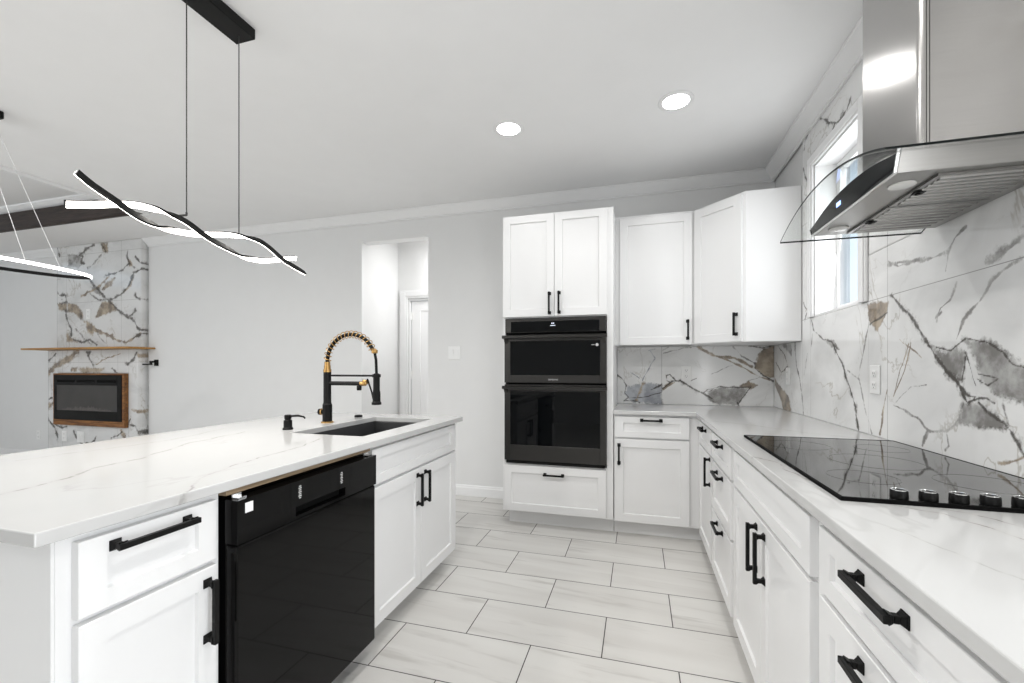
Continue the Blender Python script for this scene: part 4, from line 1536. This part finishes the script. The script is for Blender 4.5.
m.build('basin', M['sink'], sk, bevel=.004, seg=2)
m = MB()
m.lathe([(.055, .0), (.055, .002), (.045, .004), (.030, .0025), (.030, .006), (.008, .007)], (-1.38, 2.04, zs - .2118), 28)
m.build('drain', M['black'], sk, smooth=35)

FX, FY = -1.664, 2.06
fc = thing('faucet', 'black spring-neck kitchen faucet with gold coil standing behind the island sink', 'faucet', (FX, FY, CZ))
m = MB()
m.lathe([(.034, .0), (.034, .004), (.031, .007), (.026, .008)], (FX, FY, CZ + .0003), 28)
m.build('base_flange', M['gold'], fc, smooth=35)
m = MB()
m.lathe([(.0255, .008), (.0255, .10), (.0235, .102), (.0205, .112), (.0205, .281)], (FX, FY, CZ), 28)
m.build('column', M['black'], fc, smooth=35)
m = MB()
m.lathe([(.0215, .281), (.0215, .296), (.0175, .297), (.0175, .318), (.0155, .319), (.0155, .337)], (FX, FY, CZ), 28)
m.build('gold_collar', M['gold'], fc, smooth=35)
# neck: arc up and over, hose core + coil
AC, AR = (FX + .152, CZ + .336), .152
arc = [(AC[0] - AR * math.cos(q), FY, AC[1] + AR * math.sin(q)) for q in [R(156) * i / 48 for i in range(49)]]
m = MB()
m.tube(arc, .0105, 10)
m.build('hose', M['black'], fc, smooth=60)
turns = 17
hp = []
N = turns * 14
for i in range(N + 1):
    u = i / N
    q = R(156) * u
    c_ = Vector((AC[0] - AR * math.cos(q), FY, AC[1] + AR * math.sin(q)))
    rad = Vector((-math.cos(q), 0, math.sin(q)))
    th = 2 * math.pi * turns * u
    hp.append(c_ + (rad * math.cos(th) + Vector((0, 1, 0)) * math.sin(th)) * .0195)
m = MB()
m.tube(hp, .0022, 6)
m.build('spring_coil', M['gold'], fc, smooth=60)
HX = FX + .313
e = arc[-1]
m = MB()
m.lathe([(.013, -.004), (.017, .0), (.017, .014), (.011, .018)], (HX - .012, FY, e[2] - .012), 20)
m.build('spring_end_cap', M['gold'], fc, smooth=35)
m = MB()
m.tube([(HX - .012, FY, e[2] - .01), (HX - .003, FY, e[2] - .05), (HX, FY, CZ + .27)], .0075, 10)
m.build('lower_hose', M['black'], fc, smooth=60)
m = MB()
m.lathe([(.011, .275), (.0175, .270), (.0175, .185), (.0195, .175), (.0205, .165), (.0205, .125), (.0255, .118), (.0255, .107), (.020, .106)][::-1], (HX, FY, CZ), 24)
m.build('spray_head', M['black'], fc, smooth=35)
m = MB()
m.tube([(FX + .018, FY, CZ + .262), (HX - .012, FY, CZ + .262)], .0055, 10)
m.lathe([(.0225, .254), (.0225, .270)], (HX, FY, CZ), 24)
m.build('support_rod', M['black'], fc, smooth=40)
m = MB()
m.tube([(FX + .018, FY, CZ + .219), (FX + .215, FY, CZ + .219)], .0115, 14)
m.lathe([(.011, .182), (.013, .186), (.013, .205), (.011, .209)], (FX + .205, FY, CZ), 16)
m.build('side_spout', M['black'], fc, smooth=40)
m = MB()
m.lathe([(.015, .216), (.015, .236), (.012, .240)], (FX + .243, FY, CZ), 16)
m.tube([(FX + .215, FY, CZ + .219), (FX + .245, FY, CZ + .219)], .0125, 14)
m.build('gold_joint', M['gold'], fc, smooth=40)
m = MB()
m.tube([(FX + .257, FY, CZ + .245), (FX + .285, FY, CZ + .17), (HX - .020, FY, CZ + .135)], .0045, 8)
m.build('trigger', M['black'], fc, smooth=40)
m = MB()
m.tube([(FX - .018, FY - .004, CZ + .060), (FX - .030, FY - .007, CZ + .060)], .012, 14)
hv = m.build('valve', M['black'], fc, smooth=40)
m = MB()
m.tube([(FX - .030, FY - .007, CZ + .060), (FX - .033, FY - .008, CZ + .060), (FX - .036, FY - .009, CZ + .060)], [.0175, .019, .0175], 20)
m.build('gold_ring', M['gold'], hv, smooth=40)
m = MB()
m.tube([(FX - .036, FY - .009, CZ + .060), (FX - .047, FY - .012, CZ + .060), (FX - .050, FY - .013, CZ + .060)], [.0175, .0165, .012], 20)
m.build('knob', M['black'], hv, smooth=40)

sp = thing('soap_dispenser', 'small black pump soap dispenser standing left of the faucet', 'soap dispenser', (-1.664, 1.774, CZ))
m = MB()
m.lathe([(.024, .0003), (.024, .006), (.0215, .010), (.0195, .012), (.0195, .045), (.013, .050), (.013, .053)], (-1.664, 1.774, CZ), 24)
m.build('body', M['black'], sp, smooth=35)
m = MB()
m.lathe([(.0155, .053), (.0165, .056), (.0165, .070), (.013, .073)], (-1.664, 1.774, CZ), 20)
m.tube([(-1.664, 1.774, CZ + .066), (-1.61, 1.782, CZ + .069), (-1.580, 1.787, CZ + .064), (-1.574, 1.788, CZ + .056)], [.0055, .005, .0045, .004], 10)
m.build('pump_spout', M['black'], sp, smooth=40)
m = MB()
m.lathe([(.024, .0003), (.024, .008), (.021, .012), (.010, .014)], (-1.666, 2.345, CZ), 24)
tag(m.build('sink_button', M['black'], smooth=35, at=(-1.666, 2.345, CZ)), 'flat black round button on the worktop behind the sink', 'button')

# ================================================================== LIGHT FITTINGS
for i, (x, y, lab) in enumerate(((.209, 2.687, 'round recessed ceiling light above the right worktop corner'),
                                 (-.801, 2.699, 'round recessed ceiling light in front of the tall oven cabinet'))):
    t = thing('recessed_light', lab, 'ceiling light', (x, y, CEIL), 'recessed ceiling lights')
    m = MB()
    n = 40
    prof = [(.098, -.0004), (.098, -.003), (.090, -.006), (.074, -.006), (.072, -.0025), (.072, -.0004)]
    vs = [(x + r * math.cos(2 * math.pi * j / n), y + r * math.sin(2 * math.pi * j / n), CEIL + z) for r, z in prof for j in range(n)]
    k = len(prof)
    fs = [(a * n + j, a * n + (j + 1) % n, ((a + 1) % k) * n + (j + 1) % n, ((a + 1) % k) * n + j) for a in range(k) for j in range(n)]
    m.add(vs, fs)
    m.build('trim_ring', M['trim'], t, smooth=35)
    m = MB()
    m.lathe([(.0715, -.0005), (.0715, -.0030), (.05, -.0034)], (x, y, CEIL), 40)
    m.build('diffuser', M['lamp'], t, smooth=35)
    L_ = area_light('downlight_or_fill', (x, y, CEIL - .012), (0, 0, 0), .14, .14, 3.2 if i == 0 else 1.5, (1, .99, .97), 140)
    L_.data.shape = 'DISK'

# wave pendant over the island: two twisted strips on a long black canopy
PX = -1.72
wp = thing('wave_pendant', 'black twisted double-strip pendant light glowing over the island', 'pendant light', (PX, 1.4, CEIL))
m = MB()
m.box(PX - .060, PX + .050, .93, 1.590, CEIL - .048, CEIL - .0005)
m.build('canopy', M['black'], wp, bevel=.003)
# strand height (from the axis) along y
SA = [(0.951, 1.828), (0.987, 1.805), (1.026, 1.787), (1.064, 1.771), (1.097, 1.755), (1.142, 1.741), (1.211, 1.735), (1.301, 1.743), (1.361, 1.753), (1.419, 1.768), (1.477, 1.785), (1.557, 1.801), (1.643, 1.804), (1.698, 1.788), (1.776, 1.751), (1.841, 1.733), (1.946, 1.714)]
SB = [(0.933, 1.722), (0.993, 1.742), (1.064, 1.769), (1.104, 1.783), (1.142, 1.792), (1.176, 1.796), (1.211, 1.797), (1.247, 1.793), (1.289, 1.785), (1.325, 1.771), (1.366, 1.752), (1.419, 1.736), (1.477, 1.725), (1.523, 1.717), (1.573, 1.711), (1.634, 1.714), (1.679, 1.72), (1.757, 1.740), (1.841, 1.768), (1.896, 1.782)]


def cat_rom(P, n):
    P = [Vector((p[0], p[1], 0)) for p in P]
    out = []
    for i in range(len(P) - 1):
        p0, p1, p2, p3 = P[max(i - 1, 0)], P[i], P[i + 1], P[min(i + 2, len(P) - 1)]
        for k in range(n):
            t = k / n
            out.append(.5 * ((2 * p1) + (-p0 + p2) * t + (2 * p0 - 5 * p1 + 4 * p2 - p3) * t * t + (-p0 + 3 * p1 - 3 * p2 + p3) * t ** 3))
    out.append(P[-1])
    return [(q.x, q.y) for q in out]


def strand(S, phase):
    """returns centre points with side offset; phase gives which side it passes at each crossing"""
    pts = []
    for y, z in cat_rom(S, 5):
        # helix angle: crossings at y = 1.073, 1.362, 1.776
        ks = [.55, 1.073, 1.362, 1.776, 2.25]
        for i in range(4):
            if y <= ks[i + 1] or i == 3:
                u = (y - ks[i]) / (ks[i + 1] - ks[i]) + i - 1
                break
        off = math.cos(math.pi * u) * phase
        pts.append((PX + .015 * off, y, z, off))
    return pts


def ribbon(pts, h, w):
    body, led = MB(), MB()
    n = len(pts)
    V, E_ = [], []
    for i, (x, y, z, off) in enumerate(pts):
        a, b = pts[max(i - 1, 0)], pts[min(i + 1, n - 1)]
        t = Vector((b[0] - a[0], b[1] - a[1], b[2] - a[2])).normalized()
        ln = Vector((-off * 2.6, 0, -1.0))
        ln = (ln - t * ln.dot(t)).normalized()
        s = t.cross(ln).normalized()
        c_ = Vector((x, y, z))
        V += [c_ + s * h - ln * w, c_ + s * h + ln * w, c_ - s * h + ln * w, c_ - s * h - ln * w]
        E_ += [c_ + s * (h - .001) + ln * (w + .0003), c_ + s * (h - .001) + ln * (w + .0018), c_ - s * (h - .001) + ln * (w + .0018), c_ - s * (h - .001) + ln * (w + .0003)]
    fs = []
    for i in range(n - 1):
        for k in range(4):
            fs.append((i * 4 + k, i * 4 + (k + 1) % 4, i * 4 + 4 + (k + 1) % 4, i * 4 + 4 + k))
    fs += [(0, 1, 2, 3), ((n - 1) * 4, (n - 1) * 4 + 1, (n - 1) * 4 + 2, (n - 1) * 4 + 3)]
    body.add(V, fs)
    led.add(E_, fs)
    return body, led


for S, ph in ((SA, 1), (SB, -1)):
    bd, ld = ribbon(strand(S, ph), .0115, .0045)
    o = bd.build('light_strip', M['black'], wp, smooth=40)
    ld.build('led_face', M['led'], o, smooth=40)
m = MB()
m.tube([(PX, 1.311, CEIL - .048), (PX, 1.311, 1.815)], .0022, 8)
m.tube([(PX, 1.311, 1.822), (PX, 1.311, 1.812), (PX + .004, 1.275, 1.796)], .0042, 8)
m.build('hanging_wire', M['wire'], wp)
m = MB()
m.tube([(PX, 1.548, CEIL - .048), (PX, 1.548, 1.797)], .0022, 8)
m.build('hanging_wire', M['wire'], wp)
pl = area_light('pendant_glow', (PX, 1.42, 1.69), (0, 0, R(90)), .9, .05, 4, (1, .95, .88))
pl.parent = wp
pl.location = Vector((PX, 1.42, 1.69)) - wp.location

# oval ring pendant in the living room
RX, RY, RZ = -3.90, 1.56, 1.868
rp = thing('ring_pendant', 'black oval ring pendant with a bright rim hanging in the living room', 'pendant light', (RX, RY, CEIL))
m = MB()
m.box(RX + .06, RX + .24, RY - .40, RY + .125, CEIL - .045, CEIL - .0005)
m.build('canopy', M['black'], rp, bevel=.004)
n = 96
rx, ry = .215, .69


def oval(y_dx, z0, z1, name, mat, parent, off=0.0):
    m = MB()
    vs = []
    for (dr, z) in ((off, z0), (off, z1), (off - y_dx, z1), (off - y_dx, z0)):
        vs += [(RX + (rx + dr) * math.cos(2 * math.pi * j / n), RY + (ry + dr) * math.sin(2 * math.pi * j / n), RZ + z) for j in range(n)]
    fs = [(a * n + j, a * n + (j + 1) % n, ((a + 1) % 4) * n + (j + 1) % n, ((a + 1) % 4) * n + j) for a in range(4) for j in range(n)]
    m.add(vs, fs)
    return m.build(name, mat, parent, smooth=40)


rg = oval(.010, -.010, .012, 'ring', M['black'], rp)
oval(.003, -.008, .011, 'led_face', M['ledcool'], rg, .0035)
for (wy, tx) in ((1.99, 1.74), (1.80, 1.66), (1.10, 1.30)):
    a = math.asin(max(-1, min(1, (wy - RY) / ry)))
    m = MB()
    m.tube([(RX + rx * math.cos(a) - .006, wy, RZ + .012), (RX + .15, tx - .06, CEIL - .045)], .0016, 6)
    m.build('hanging_wire', M['wirelight'], rp)

# ------------------------------------------------------------------ outside the windows
m = MB()
m.box(-14, 14, -16, -3.2, -.2, -.06)
m.box(1.25, 14, -3.2, 14, -.2, -.06)
struct(m.build('ground', plain('exterior_ground', (.45, .44, .42), .9, var=.15)), 'pale paved ground outside the windows', 'ground')
